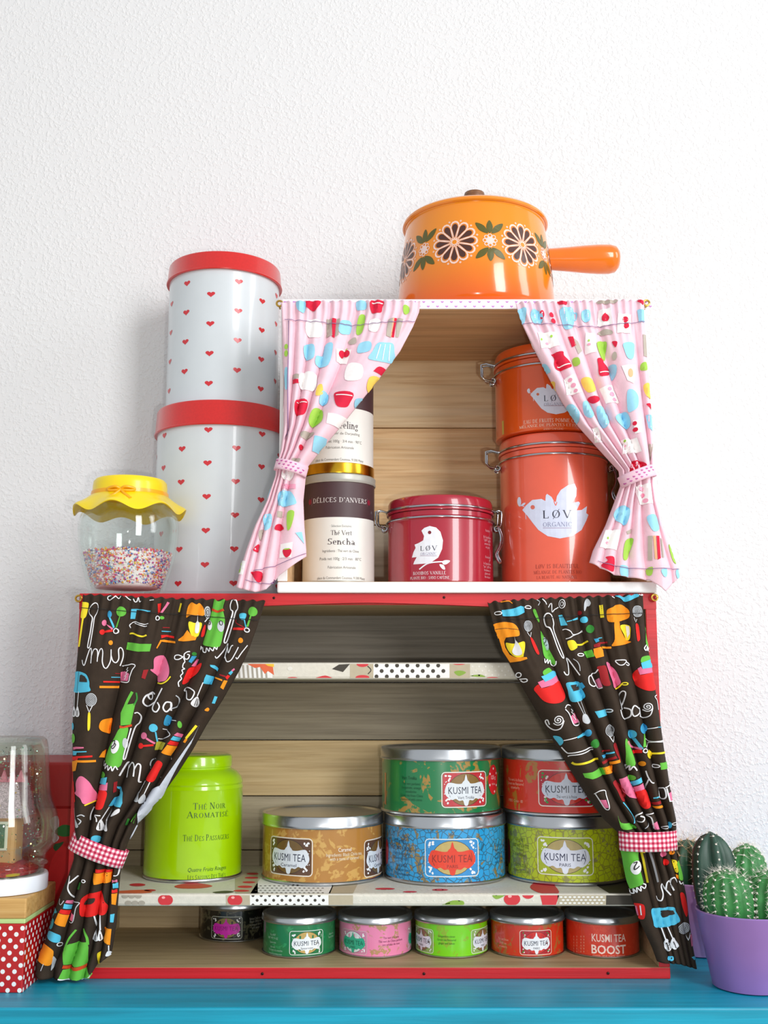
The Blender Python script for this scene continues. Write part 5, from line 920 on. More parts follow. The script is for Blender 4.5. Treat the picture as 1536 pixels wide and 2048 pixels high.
# clip-top tins
def clip_tin(label, X, Yc, z0, r, h, hexc, lidfrac, side=True, ext=0.0105, extl=0.0135):
    m = M(hexc, 0.28, 0, 0.7, var=0.03)
    t = thing('clip_top_tin', label, 'tin', (X, Yc, z0), 'clip-top tins with birds'); can = Can(X, Yc, z0, r); zl = h-lidfrac
    b = lathe('body', [(r-0.002, 0), (r, 0.0005), (r+0.0004, 0.0015), (r, 0.003), (r, zl-0.0075), (r+0.0006, zl-0.0068), (r+0.0006, zl-0.005), (r-0.0004, zl-0.004), (r-0.0004, zl)], m, t, 96)
    lathe('lid', [(r-0.001, zl+0.0004), (r+0.0011, zl+0.0004), (r+0.0013, zl+0.0014), (r+0.0011, zl+0.0024), (r+0.0002, zl+0.003), (r, h-0.004), (r-0.0012, h-0.0015), (r-0.004, h-0.0002), (r-0.008, h), (0, h-0.0002)], m, t, 96)
    def ringp(z, rr, n=72): return [(rr*math.sin(2*PI*i/n), -rr*math.cos(2*PI*i/n), z) for i in range(n)]
    tube('wire_ring', ringp(zl-0.0058, r+0.0012), 0.0009, chrome, t, 6, True)
    tube('wire_ring', ringp(zl+0.0036, r+0.0012), 0.0009, chrome, t, 6, True)
    def clasp(sg, name, latch):
        e2 = ext if sg > 0 else extl
        pts = [(sg*(r+0.001), -0.006, zl+0.0036), (sg*(r+e2*0.66), -0.0075, zl+0.0052), (sg*(r+e2), -0.0075, zl+0.004), (sg*(r+e2), -0.0075, zl-0.006), (sg*(r+e2*0.8), -0.007, zl-0.0095), (sg*(r+0.0025), -0.006, zl-0.0108)]
        v, f = tube_geo(pts, 0.00085, 6); V, Fc = list(v), list(f)
        p2 = [(p[0]-sg*0.0022, p[1]+0.010, p[2]+0.001) for p in pts]; v, f = tube_geo(p2, 0.00085, 6); Fc += [tuple(i+len(V) for i in q) for q in f]; V += v
        p3 = [(sg*(r+e2), -0.0075, zl+0.003), (sg*(r+e2-0.0022), 0.0025, zl+0.004)]; v, f = tube_geo(p3, 0.00085, 6); Fc += [tuple(i+len(V) for i in q) for q in f]; V += v
        o = mesh_obj(name, V, Fc, chrome, None, t, True, 60)
        coil = [(sg*(r+0.003+0.0022*math.cos(a)), -0.0085+0.0011*a/PI, zl-0.0108+0.0022*math.sin(a)) for a in [i*PI/6 for i in range(60)]]
        tube('clasp_coil', coil, 0.0007, chrome, o, 5)
        if latch:
            lp = [(sg*(r+0.004), -0.008, zl-0.010), (sg*(r+0.0062), -0.0095, zl-0.018), (sg*(r+0.0052), -0.0105, zl-0.026), (sg*(r+0.0015), -0.0115, zl-0.034), (sg*(r+0.0042), -0.0115, zl-0.041), (sg*(r+0.0058), -0.0105, zl-0.0395), (sg*(r+0.0035), -0.0105, zl-0.033), (sg*(r+0.0072), -0.0085, zl-0.025), (sg*(r+0.0078), -0.0075, zl-0.018), (sg*(r+0.006), -0.007, zl-0.011)]
            tube('latch_lever', smooth2(lp, False, 4), 0.0011, chrome, o, 6)
    clasp(-1, 'hinge_wire', False); clasp(1, 'clasp_wire', side)
    return t, can, b
BIRD_A = [280,1425,300,1400,340,1365,400,1358,425,1372,428,1335,436,1325,465,1345,480,1372,493,1378,500,1340,525,1300,570,1270,615,1258,628,1290,625,1340,600,1385,640,1375,650,1385,628,1432,660,1430,695,1405,690,1450,704,1462,690,1500,660,1560,600,1600,520,1615,440,1600,380,1560,340,1510,310,1470,275,1430]
def bird(pr, items): pr.go(items)
X, Y, r, h = 0.1512, 0.9645, 0.0474, 0.1315
t, can, b = clip_tin('tall coral clip-top tin with pale bird, bottom of the stack on the box floor', X, Y, UF, r, h, 'ea6146', 0.0145)
pr = Print(can.pix, 0.00014, 0.00005, rough=0.4, coat=0.4, step=8); pr.frame(960, 580, .3077)
pr.go([('p', 'd5dcf2', BIRD_A), ('e1', 'd86a58', (343, 1412, 14, 14)), ('P', 'd5dcf2', [250, 1348, 262, 1350, 268, 1380, 260, 1408, 247, 1395, 243, 1370]), ('P', 'd5dcf2', [262, 1405, 280, 1386, 296, 1384, 285, 1400]), ('s', 'd5dcf2', 4, [270, 1400, 290, 1410]), ('s', 'd5dcf2', 3, [297, 1455, 299, 1490]), ('S1', 'ea6146', 5, [480, 1372, 492, 1400, 500, 1378]), ('s1', '9a7a98', 3, [410, 1547, 595, 1547])])
def ctext(pr, can, s, px, py, size, width, col, font='serif', track=0.1, shear=0):
    k = can.mpp(py); a0, z0 = can.az(px, py); old = pr.surf; pr.surf = can.metric
    pr.text(s, a0, z0, size*k, col, 2, width=width*k, font=font, track=track, shear=shear); pr.surf = old
ctext(pr, can, 'LØV', 1114, 1036, 16, 56, '2e2c40', track=0.28); ctext(pr, can, 'ORGANIC', 1115, 1053, 9, 58, '8b8fb0', track=0.08)
ctext(pr, can, 'LØV IS BEAUTIFUL', 1115, 1136, 8, 88, 'a03a2c'); ctext(pr, can, 'MÉLANGE DE PLANTES BIO', 1116, 1147, 6.5, 98, 'a84030'); ctext(pr, can, 'LA BEAUTÉ AU NATUREL', 1114, 1157, 6, 82, 'a84030')
stuffp(pr.build('printed_bird', b))
X2, h2 = 0.1482, 0.0795
t, can, b = clip_tin('low orange clip-top tin with bird, stacked on the tall coral tin', X2, Y, UF+h+0.0003, 0.0474, h2, 'df5412', 0.0145, False)
pr = Print(can.pix, 0.00014, 0.00005, rough=0.4, coat=0.4, step=8); pr.frame(960, 580, .3077)
k2 = 0.685; B2 = []
for i in range(0, len(BIRD_A), 2): B2 += [330+(BIRD_A[i]-280)*k2, 678+(BIRD_A[i+1]-1425)*k2]
pr.go([('p', 'd9def0', B2), ('e1', 'd0602c', (376, 678, 9, 9)), ('P', 'd9def0', [310, 645, 320, 640, 326, 655, 322, 672, 312, 668, 306, 655]), ('s', 'd9def0', 3, [322, 668, 336, 672]), ('s', 'd9def0', 3, [347, 705, 348, 722]), ('s1', 'a8889a', 3, [415, 752, 545, 752])])
ctext(pr, can, 'LØV', 1108, 802, 12, 40, '2e2c40', track=0.28); ctext(pr, can, 'ORGANIC', 1108, 811, 6, 40, '9a9ab2')
ctext(pr, can, 'EAU DE FRUITS POMME CANNELLE', 1116, 844, 7.5, 140, 'f2d9c6'); ctext(pr, can, 'MÉLANGE DE PLANTES ET FRUITS BIO', 1114, 852, 5.5, 156, 'f0d0b8', track=0.05); ctext(pr, can, 'SANS CAFÉINE', 1107, 859, 5, 40, 'f0d0b8')
k = can.mpp(860); a0, z0 = can.az(1006, 857); pr.surf = can.metric; pr.poly('c9b04a', [(a0-3*k, z0-16*k), (a0+4*k, z0-16*k), (a0+4*k, z0+16*k), (a0-3*k, z0+16*k)], 1, raw=True)
stuffp(pr.build('printed_bird', b))
X3, r3, h3 = 0.0493, 0.0458, 0.0755
t, can, b = clip_tin('low crimson clip-top tin with white perched bird, standing alone between the stacks', X3, 0.955, UF, r3, h3, 'a8122e', 0.0140, True, 0.0072, 0.0108)
pr = Print(can.pix, 0.00014, 0.00005, rough=0.4, coat=0.4, step=8); pr.frame(580, 780, .4297)
pr.go([('p', 'eef0f8', [612, 655, 625, 642, 650, 633, 680, 640, 700, 660, 712, 700, 708, 740, 690, 780, 660, 800, 630, 808, 574, 812, 578, 800, 590, 778, 568, 780, 575, 755, 585, 735, 580, 720, 600, 712, 620, 700, 624, 680]), ('e1', '7a1024', (650, 663, 8, 8)), ('S', 'eef0f8', 6, [602, 835, 640, 808, 690, 800, 740, 800]), ('P', 'eef0f8', [708, 800, 722, 792, 745, 795, 730, 810, 715, 812]), ('P', 'eef0f8', [695, 812, 715, 815, 722, 835, 708, 832]), ('s1', 'a58aa0', 2, [605, 772, 683, 772])])
ctext(pr, can, 'LØV', 857, 1101, 9.5, 34, '2e2c40', track=0.28); ctext(pr, can, 'ORGANIC', 857, 1110, 5.5, 34, '9a94b0')
ctext(pr, can, 'ROOIBOS VANILLE', 858, 1149, 6.5, 68, 'f4eef2'); ctext(pr, can, 'PLANTE BIO · SANS CAFÉINE', 858, 1158, 5.5, 82, 'f0e6ea', track=0.05)
k = can.mpp(1090); pr.surf = can.metric
for j, tx in enumerate(['Rooibos', '', 'En Scandinavie', '"LØV" signifie', 'amour et la', 'vie pure', '', '', 'Rooibos', '', 'In Scandinavia', '"løv", LØV the', 'freshness of', 'plants and', 'the nature']):
    if tx: a0, z0 = can.az(975, 1064+j*6.6); pr.text(tx, a0, z0, 5.2*k, 'dca8b4', 2, sx=0.8)
stuffp(pr.build('printed_bird', b))

# heart tins
tinw, redl = M('d2d8dc', 0.3, 0, 0.35, var=0.015), M('d01c18', 0.28, 0, 0.4, var=0.05, nscale=500)
def heart_tin(label, X, Yc, z0, r, h, lh, ncol, dz, off, hs, a0):
    t = thing('heart_tin', label, 'tin', (X, Yc, z0), 'stacked white tins with red hearts'); can = Can(X, Yc, z0, r)
    b = lathe('body', [(r-0.002, 0), (r, 0.0004), (r+0.0004, 0.0012), (r, 0.0022), (r, h-lh+0.002)], tinw, t, 96)
    R = r+0.0022
    lathe('lid', [(r, h-lh+0.0003), (R+0.0004, h-lh), (R+0.0008, h-lh+0.0009), (R, h-lh+0.002), (R-0.0012, h-0.002), (R-0.0022, h-0.0004), (R-0.004, h), (0, h-0.0003)], redl, t, 96)
    pr = Print(can.metric, 0.00012, 0.00004, rough=0.35, coat=0.3)
    for c in range(-(ncol//2), ncol-ncol//2):
        th = math.radians(a0+c*360/ncol); z = h-lh-off[c % 2]
        while z > 0.006: heart(pr, 'cf2a33', th*r, z, hs, 0, True); z -= dz
    stuffp(pr.build('printed_hearts', b)); return t
heart_tin('large white tin with red hearts and red lid, bottom of the stack on the crate', -0.1533, 1.020, CT+0.0002, 0.0606, 0.1795, 0.0235, 15, 0.0303, (0.0045, 0.0205), 0.0036, -3.5)
heart_tin('smaller white tin with red hearts and red lid, on top of the larger heart tin', -0.1545, 1.020, CT+0.1799, 0.0526, 0.1435, 0.0180, 13, 0.0282, (0.0240, 0.0105), 0.0036, -5.0)

# ------------------------------------------------------------------ saucepan
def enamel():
    m = bpy.data.materials.new('graded_orange_enamel'); m.use_nodes = True; nt = m.node_tree; b = nt.nodes['Principled BSDF']
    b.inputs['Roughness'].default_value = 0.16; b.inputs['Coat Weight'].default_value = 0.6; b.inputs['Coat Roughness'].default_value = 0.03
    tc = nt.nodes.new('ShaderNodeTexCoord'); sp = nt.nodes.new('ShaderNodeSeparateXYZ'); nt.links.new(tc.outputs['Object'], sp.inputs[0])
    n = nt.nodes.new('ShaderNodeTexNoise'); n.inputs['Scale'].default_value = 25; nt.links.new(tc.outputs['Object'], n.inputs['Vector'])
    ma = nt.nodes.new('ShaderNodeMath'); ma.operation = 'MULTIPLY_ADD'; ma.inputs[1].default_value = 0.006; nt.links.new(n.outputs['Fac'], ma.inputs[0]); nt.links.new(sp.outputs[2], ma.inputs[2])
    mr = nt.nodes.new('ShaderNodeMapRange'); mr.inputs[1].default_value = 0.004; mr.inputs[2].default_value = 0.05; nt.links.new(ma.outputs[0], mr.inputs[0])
    r = nt.nodes.new('ShaderNodeValToRGB'); r.color_ramp.elements[0].color = lin('e65a0c'); r.color_ramp.elements[1].color = lin('ee8c0c')  # redder orange at the base, yellower further up the side
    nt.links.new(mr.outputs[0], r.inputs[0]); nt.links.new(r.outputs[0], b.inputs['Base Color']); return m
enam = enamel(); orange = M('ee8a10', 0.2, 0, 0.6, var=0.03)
PX, PY, PZ = 0.0845, 0.9695, UZ1+0.0002
pan = thing('saucepan', 'orange enamel saucepan with brown flower band, lid and handle, on the white box', 'saucepan', (PX, PY, PZ))
PROF = [(0.060, 0.0), (0.0672, 0.001), (0.0706, 0.0045), (0.0719, 0.011), (0.0716, 0.022), (0.0700, 0.045), (0.0662, 0.078), (0.0643, 0.0925)]
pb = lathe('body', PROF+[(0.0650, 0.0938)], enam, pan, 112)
lid = lathe('lid', [(0.062, 0.0935), (0.0660, 0.0936), (0.0672, 0.0946), (0.0670, 0.0966), (0.0655, 0.0982), (0.055, 0.1015), (0.035, 0.1055), (0.0, 0.1075)], orange, pan, 112)
lathe('knob', [(0.006, 0.1065), (0.0062, 0.1125), (0.0092, 0.119), (0.0106, 0.1250), (0.0092, 0.1300), (0.0, 0.1318)], wood('knob_wood', '5a3820', '7c5232', '8f6440', 4.0, 2.0, 0.4), lid, 40)
v, f, prev = [], [], None
HP = [(0.062, 0.0095, .85), (0.072, 0.0100, .95), (0.085, 0.0110, 1), (0.100, 0.0124, 1), (0.114, 0.0133, 1), (0.124, 0.0133, 1), (0.1295, 0.0120, 1), (0.1325, 0.0085, 1), (0.1335, 0.0030, 1)]
for x, rr, q in HP:
    for i in range(28): a = 2*PI*i/28; v.append((x, rr*1.1*math.cos(a), 0.0655+rr*math.sin(a)))
for j in range(len(HP)-1):
    for i in range(28): k = (i+1) % 28; f.append((j*28+i, j*28+k, (j+1)*28+k, (j+1)*28+i))
f += [tuple(reversed(range(28))), tuple(range((len(HP)-1)*28, len(HP)*28))]
mesh_obj('handle', v, f, M('f0780e', 0.2, 0, 0.5, var=0.08, nscale=18), None, pan, True, 60)
lathe('handle_collar', [(0.0088, 0), (0.0105, 0.0006), (0.0105, 0.004), (0.0095, 0.005)], steel, pan, 28, loc=(0.0625, 0, 0.0655)).rotation_euler = (0, PI/2, 0)
def prad(z):
    for (r0, z0), (r1, z1) in zip(PROF, PROF[1:]):
        if z <= z1: return r0+(r1-r0)*(z-z0)/(z1-z0)
    return PROF[-1][0]
def s_pan(a, z, h): r = prad(z)+h; th = a/0.0685; return Vector((r*math.sin(th), -r*math.cos(th), z))
pr = Print(s_pan, 0.00022, 0.00007, rough=0.3, step=0.004)
for i in range(7):
    c = math.radians(-19.8+i*360/7)*0.0685; zc = 0.0550
    for kx in range(12):
        a = 2*PI*kx/12; ca, sa = math.cos(a), math.sin(a)
        def loc(u, vv): return (c+1.09*(u*ca-vv*sa), zc+1.09*(u*sa+vv*ca))
        pr.poly('f3d0c2', [loc(p[0]*1.03, p[1]*1.06) for p in ((.0026, .0004), (.009, .0024), (.0132, .0037), (.0158, .0034), (.0176, .0020), (.0182, .0), (.0176, -.0020), (.0158, -.0034), (.0132, -.0037), (.009, -.0024), (.0026, -.0004))], 0, raw=True)
        pr.poly('d97a22', [loc(*p) for p in ((.0038, .0003), (.009, .0017), (.0130, .0029), (.0154, .0026), (.0168, .0014), (.0172, 0), (.0168, -.0014), (.0154, -.0026), (.0130, -.0029), (.009, -.0017), (.0038, -.0003))], 1, raw=True)
        pr.poly('4d2a22', [loc(*p) for p in ((.0044, .0002), (.009, .0014), (.0126, .0024), (.0144, .0021), (.0156, .0011), (.0159, 0), (.0156, -.0011), (.0144, -.0021), (.0126, -.0024), (.009, -.0014), (.0044, -.0002))], 2, raw=True)
        a2 = a+PI/12; pr.ell('edc3ae', c+.0204*math.cos(a2), zc+.0204*math.sin(a2), .0010, .0010, 0, 0, 8, raw=True)
    pr.ell('f3d0c2', c, zc, .0030, .0030, 0, 3, 14, raw=True); pr.ell('ea8a10', c, zc, .0021, .0021, 0, 4, 12, raw=True)
    c2 = c+math.radians(180/7)*0.0685
    for sg in (1, -1):
        for dx, tilt in ((0, 0), (-1, 1), (1, -1)):
            base = (c2+dx*.0015, zc+sg*.0068); tip = (c2+dx*.0125, zc+sg*(.0195 if dx == 0 else .0170)); mx_, my_ = (base[0]+tip[0])/2, (base[1]+tip[1])/2; w_ = .0030
            nx, ny = -(tip[1]-base[1]), tip[0]-base[0]; l_ = math.hypot(nx, ny); nx, ny = nx/l_*w_, ny/l_*w_
            pr.poly('59561c', [base, (mx_+nx, my_+ny), tip, (mx_-nx, my_-ny)], 0, True, raw=True)
    for kx in range(8):
        a = 2*PI*kx/8; pr.ring('efd0c8', .0008, c2+.0046*math.cos(a), zc+.0046*math.sin(a), .0016, lay=1, n=8, raw=True)
    pr.ell('efd0c8', c2, zc, .0034, .0034, 0, 1, 12, raw=True)
stuffp(pr.build('printed_flowers', pb))

# ------------------------------------------------------------------ sprinkles jar
JX, JY, JZ = -0.2185, 0.9325, CT+0.0002
jar = thing('glass_jar', 'round glass jar with frilled yellow lid, half full of sprinkles, on the red crate', 'jar', (JX, JY, JZ))
gl = glass('clear_glass')
JO = [(0.0292, 0.0), (0.0310, 0.0012), (0.0322, 0.006), (0.0352, 0.0165), (0.0392, 0.031), (0.0416, 0.045), (0.0424, 0.057), (0.0412, 0.067), (0.0374, 0.0745), (0.0325, 0.079), (0.0300, 0.082), (0.0300, 0.091)]
JI = [(0.0284, 0.091), (0.0284, 0.082), (0.0310, 0.0775), (0.0358, 0.073), (0.0394, 0.066), (0.0405, 0.057), (0.0397, 0.045), (0.0374, 0.031), (0.0334, 0.0175), (0.0300, 0.008), (0.0270, 0.0052), (0.0, 0.0048)]
lathe('glass_body', [(0.0, 0.0004)]+JO+JI, gl, jar, 80, angle=60)
yel = M('f7d808', 0.32, 0, 0.2, var=0.02)
lathe('lid', [(0.0298, 0.0862), (0.0316, 0.0858), (0.0314, 0.0935), (0.0309, 0.0975), (0.0292, 0.0995), (0.026, 0.1003), (0.0, 0.1005)], yel, jar, 72)
def fw(r, z, a, j):
    t = max(0, (r-0.0316)/0.0165); t = min(1, t); wv = math.cos(7*a+0.6)
    return r+0.0010*wv*t, z+0.0040*wv*t*t
FR = [(0.0314, 0.0862), (0.0335, 0.0848), (0.037, 0.0815), (0.0415, 0.0775), (0.0455, 0.0742), (0.0467, 0.0725), (0.0471, 0.0718), (0.0463, 0.0716), (0.0452, 0.0731), (0.0412, 0.0764), (0.0366, 0.0805), (0.0332, 0.0838), (0.0308, 0.0855)]
lathe('frill', FR, yel, jar, 140, wob=fw, angle=60)
amb = M('f7ae06', 0.3, 0, 0.2, var=0.03)
bnd = lathe('band', [(0.0313, 0.0848), (0.0325, 0.0849), (0.0328, 0.0868), (0.0325, 0.0886), (0.0313, 0.0887)], amb, jar, 72)
def bow(pts, wd):
    v, f = tube_geo(smooth2(pts, False, 4), wd, 8); return v, f
V, Fc = [], []
for sg in (-1, 1):
    for pts, wd in (([(0, -0.0332, 0.0868), (sg*0.004, -0.0352, 0.0885), (sg*0.010, -0.0325, 0.0878), (sg*0.0105, -0.0318, 0.0862), (sg*0.004, -0.0340, 0.0856), (0, -0.0334, 0.0864)], 0.0012), ([(0, -0.0335, 0.0864), (sg*0.004, -0.0362, 0.0822), (sg*0.0095, -0.0385, 0.0780)], 0.0014)):
        v, f = bow(pts, wd); Fc += [tuple(i+len(V) for i in q) for q in f]; V += v
mesh_obj('bow', V, Fc, amb, None, bnd, True, 60)
# sprinkles
rnd = random.Random(3); beads_c = ['f4eeee', 'f2b6c6', 'e8455a', 'f2c24a', '5a64b8', 'c9489a', 'f5f2ec', 'ef7a2e', 'f4e9ea', '8fb4d8', 'e77f9c']
def jin(z):
    P = [(r, z) for r, z in reversed(JI)]
    for (r0, z0), (r1, z1) in zip(P, P[1:]):
        if z <= z1: return r0+(r1-r0)*(z-z0)/max(1e-9, z1-z0)
    return 0.0284
bm = bmesh.new(); bmesh.ops.create_icosphere(bm, subdivisions=1, radius=1.0); iv = [v.co.copy() for v in bm.verts]; iF = [tuple(v.index for v in fc.verts) for fc in bm.faces]; bm.free()
V, Fc, Mi = [], [], []
def bead(p, r, mi):
    o = len(V); V.extend([tuple(p+c*r) for c in iv]); Fc.extend([tuple(o+i for i in q) for q in iF]); Mi.extend([mi]*len(iF))
for _ in range(2600):
    z = 0.0085+0.0286*rnd.random(); a = rnd.random()*2*PI; r = jin(z)-0.0016-0.0018*rnd.random()
    bead(Vector((r*math.sin(a), -r*math.cos(a), z+0.0008*math.sin(3*a))), 0.00095, rnd.randrange(len(beads_c)))
for _ in range(900):
    a = rnd.random()*2*PI; r = (jin(0.037)-0.0018)*math.sqrt(rnd.random())
    bead(Vector((r*math.sin(a), -r*math.cos(a), 0.0362+0.0014*rnd.random())), 0.00095, rnd.randrange(len(beads_c)))
core = [(0.0, 0.0056)]+[(jin(z)-0.0026, z) for z in (0.0066, 0.0085, 0.013, 0.019, 0.025, 0.031, 0.0355)]+[(0.0, 0.0358)]
seg = 40; o0 = len(V)
for r, z in core:
    for i in range(seg): a = 2*PI*i/seg; V.append((max(r, 0)*math.sin(a), -max(r, 0)*math.cos(a), z))
for j in range(len(core)-1):
    for i in range(seg): k = (i+1) % seg; Fc.append((o0+j*seg+i, o0+j*seg+k, o0+(j+1)*seg+k, o0+(j+1)*seg+i)); Mi.append(0)
sp = mesh_obj('sugar_sprinkles', V, Fc, [M(c, 0.4, var=0.03, key='bead') for c in beads_c], Mi, None, True, 80, (JX, JY, JZ))
tag(sp, 'multicoloured sugar sprinkles filling the lower half of the yellow-lidded jar', 'sprinkles', kind='stuff')

# ------------------------------------------------------------------ dotted box, snow globe, red tin on the left
BX0, BX1, BY0, BY1, BH = -0.3475, -0.2680, 0.8605, 0.9355, 0.0672
bxt = thing('dotted_box', 'red box with white polka dots and thick wooden top, at the left edge', 'box', ((BX0+BX1)/2, (BY0+BY1)/2, 0))
def bl(name, lo, hi, mat, bev=0.0008, parent=None):
    cx_, cy_ = bxt.location.x, bxt.location.y
    return box(name, (lo[0]-cx_, lo[1]-cy_, lo[2]), (hi[0]-cx_, hi[1]-cy_, hi[2]), mat, parent or bxt, bev)
zg0 = at(55, 1848, BY0).z; zg1 = at(55, 1838, BY0).z
bd = bl('body', (BX0, BY0, 0), (BX1, BY1, zg0), M('b90f14', 0.4, 0, 0.3, var=0.04))
bl('green_band', (BX0+0.0004, BY0+0.0004, zg0), (BX1-0.0004, BY1-0.0004, zg1), M('b9d48c', 0.5))
bl('wooden_top', (BX0, BY0, zg1), (BX1, BY1, BH), wood('box_top_pine', 'b98a4a', 'd3a764', 'dfb878', 6.0, 0.8), 0.0012)
pr = Print(lambda a, b, h: Vector((a-bxt.location.x, BY0-bxt.location.y-h, b)), 0.0001, 0.00003)
sp_ = 0.0088
for j in range(13):
    for i in range(22):
        a, b2 = BX1-0.0020-i*sp_/2*2*0.5-(0 if True else 0), zg0-0.003-j*sp_*0.5
        if (i+j) % 2: continue
        if a > BX0+0.001 and b2 > 0.001: pr.ell('eef0ee', a, b2, 0.0017, 0.0017, 0, 0, 12, raw=True)
stuffp(pr.build('printed_dots', bd))
pr = Print(lambda a, b, h: Vector((BX1-bxt.location.x+h, a-bxt.location.y, b)), 0.0001, 0.00003)
for j in range(13):
    for i in range(18):
        if (i+j) % 2: continue
        a, b2 = BY0+0.002+i*sp_/2, zg0-0.003-j*sp_*0.5
        if a < BY1-0.001 and b2 > 0.001: pr.ell('eef0ee', a, b2, 0.0017, 0.0017, 0, 0, 12, raw=True)
stuffp(pr.build('printed_dots', bd))
GX, GY, GZ = -0.3015, 0.8975, BH
sg_ = thing('snow_globe', 'home-made snow globe from an upturned glass jar with white lid, on the dotted box', 'snow globe', (GX, GY, GZ))
gl2 = glass('globe_glass', (0.90, 0.92, 0.87), 0.05, 0.34)
lidz = 0.0125
lathe('white_lid', [(0.034, 0.0), (0.0362, 0.0006), (0.0366, 0.002), (0.0366, lidz-0.0015), (0.0358, lidz), (0.030, lidz)], M('e9eef6', 0.3, 0, 0.3, var=0.02), sg_, 72)
GO = [(0.0335, lidz), (0.0335, 0.0165), (0.0362, 0.0182), (0.0362, 0.0202), (0.0338, 0.0222), (0.0352, 0.027), (0.0402, 0.032), (0.0424, 0.037), (0.0424, 0.053), (0.0412, 0.059), (0.0378, 0.066), (0.0358, 0.074), (0.0342, 0.090), (0.0324, 0.108), (0.0312, 0.1145), (0.0285, 0.1170), (0.0, 0.1175)]
lathe('glass_body', GO+[(0.0, 0.1120), (0.0265, 0.1115), (0.0290, 0.106), (0.0312, 0.090), (0.0328, 0.074), (0.0347, 0.0655), (0.0380, 0.058), (0.0392, 0.052), (0.0392, 0.038), (0.0370, 0.034), (0.0322, 0.029), (0.0305, 0.022), (0.0305, lidz)], gl2, sg_, 72, angle=60)
# the little house inside
hs = thing('toy_house', 'small toy house with glittery zigzag roof inside the snow globe', 'toy', (GX, GY, GZ+lidz+0.0005))
box('house_wall', (-0.014, -0.011, 0.006), (0.014, 0.011, 0.050), M('d9a878', 0.6), hs, 0.003)
rv = [(-0.020, -0.017, 0.048), (0.020, -0.017, 0.048), (0.020, 0.017, 0.048), (-0.020, 0.017, 0.048), (-0.014, -0.011, 0.072), (0.014, -0.011, 0.072), (0.014, 0.011, 0.072), (-0.014, 0.011, 0.072), (-0.02, -0.017, 0.043), (0.02, -0.017, 0.043), (0.02, 0.017, 0.043), (-0.02, 0.017, 0.043)]
glit = M('d9c2d4', 0.25, 0.5, var=0.45, nscale=900, bump=0.8, bscale=1500)
mesh_obj('house_roof', rv, [(0, 1, 5, 4), (1, 2, 6, 5), (2, 3, 7, 6), (3, 0, 4, 7), (4, 5, 6, 7), (8, 9, 1, 0), (9, 10, 2, 1), (10, 11, 3, 2), (11, 8, 0, 3), (11, 10, 9, 8)], glit, None, hs, False)
for k in range(6):
    x = -0.0165+k*0.0066; mesh_obj('roof_point', [(x-0.0033, -0.0135, 0.070), (x+0.0033, -0.0135, 0.070), (x, -0.0135, 0.079), (x-0.0033, -0.0105, 0.070), (x+0.0033, -0.0105, 0.070), (x, -0.0105, 0.079)], [(0, 1, 2), (5, 4, 3), (0, 3, 4, 1), (1, 4, 5, 2), (2, 5, 3, 0)], M('d27a92', 0.4, var=0.2, nscale=800), None, hs, False)
fr_ = box('window_frame', (-0.0085, -0.0128, 0.018), (0.0085, -0.0112, 0.040), M('e9e9e4', 0.4), hs, 0.0006)
box('window_pane', (-0.0065, -0.0134, 0.020), (0.0065, -0.0129, 0.038), M('4f6f5a', 0.3, var=0.5, nscale=300), fr_, 0.0002)
lathe('red_gravel', [(0.028, 0.0), (0.029, 0.003), (0.022, 0.007), (0.012, 0.009), (0, 0.0095)], M('c2333a', 0.5, var=0.4, nscale=500, bump=1.0, bscale=900), hs, 40)
lathe('yellow_stone', [(0.0085, 0.0), (0.009, 0.0015), (0.006, 0.003), (0, 0.0033)], M('d8b81e', 0.4), hs, 24, loc=(0.013, -0.0165, 0.0005))
V, Fc, Mi = [], [], []
for _ in range(1000):
    a, z = rnd.random()*2*PI, lidz+0.008+rnd.random()*0.088; r = 0.0288*math.sqrt(rnd.random())*(1 if z < 0.07 else 0.9); s = 0.0004+0.00045*rnd.random()
    if r < 0.0268 and 0.010 < z < 0.095: r = 0.0268+0.0018*rnd.random()
    c = Vector((r*math.sin(a), -r*math.cos(a), z)); n = Vector((rnd.uniform(-1, 1), rnd.uniform(-1, 1), rnd.uniform(-1, 1))).normalized(); u = n.orthogonal().normalized()*s; w2 = n.cross(u)
    o = len(V); V += [c+u, c+w2, c-u, c-w2]; Fc.append((o, o+1, o+2, o+3)); Mi.append(rnd.randrange(3))
gt = mesh_obj('glitter', V, Fc, [M('eef6f6', 0.1, 1.0), M('f0d890', 0.1, 1.0), M('8fe8cc', 0.1, 1.0)], Mi, None, False, loc=(GX, GY, GZ))
tag(gt, 'silver and green glitter floating inside the snow globe', 'glitter', kind='stuff')
# red tin box with apples behind
rx0, rx1, ry0, ry1 = -0.352, -0.2535, 0.947, 1.048
rt_ = thing('apple_tin', 'square red tin with apple print, standing behind the snow globe', 'tin', ((rx0+rx1)/2, (ry0+ry1)/2, 0))
ztop, zlid = at(120, 1524, ry0).z, at(120, 1618, ry0).z
lx, ly_ = rt_.location.x, rt_.location.y
rb_ = box('body', (rx0-lx+0.0015, ry0-ly_+0.0015, 0), (rx1-lx-0.0015, ry1-ly_-0.0015, zlid+0.002), M('b30c0c', 0.45, 0, 0.2, var=0.05), rt_, 0.002)
box('lid', (rx0-lx, ry0-ly_, zlid), (rx1-lx, ry1-ly_, ztop), M('9c0606', 0.5, 0, 0.1, var=0.04), rt_, 0.0025)
def s_ap(px, py, h):
    p = at(px, py, ry0+0.0015); p.x = min(p.x, rx1-0.0025); return p-Vector((lx, ly_+h, 0))
pr = Print(s_ap, 0.0001, 0.00005, step=6)
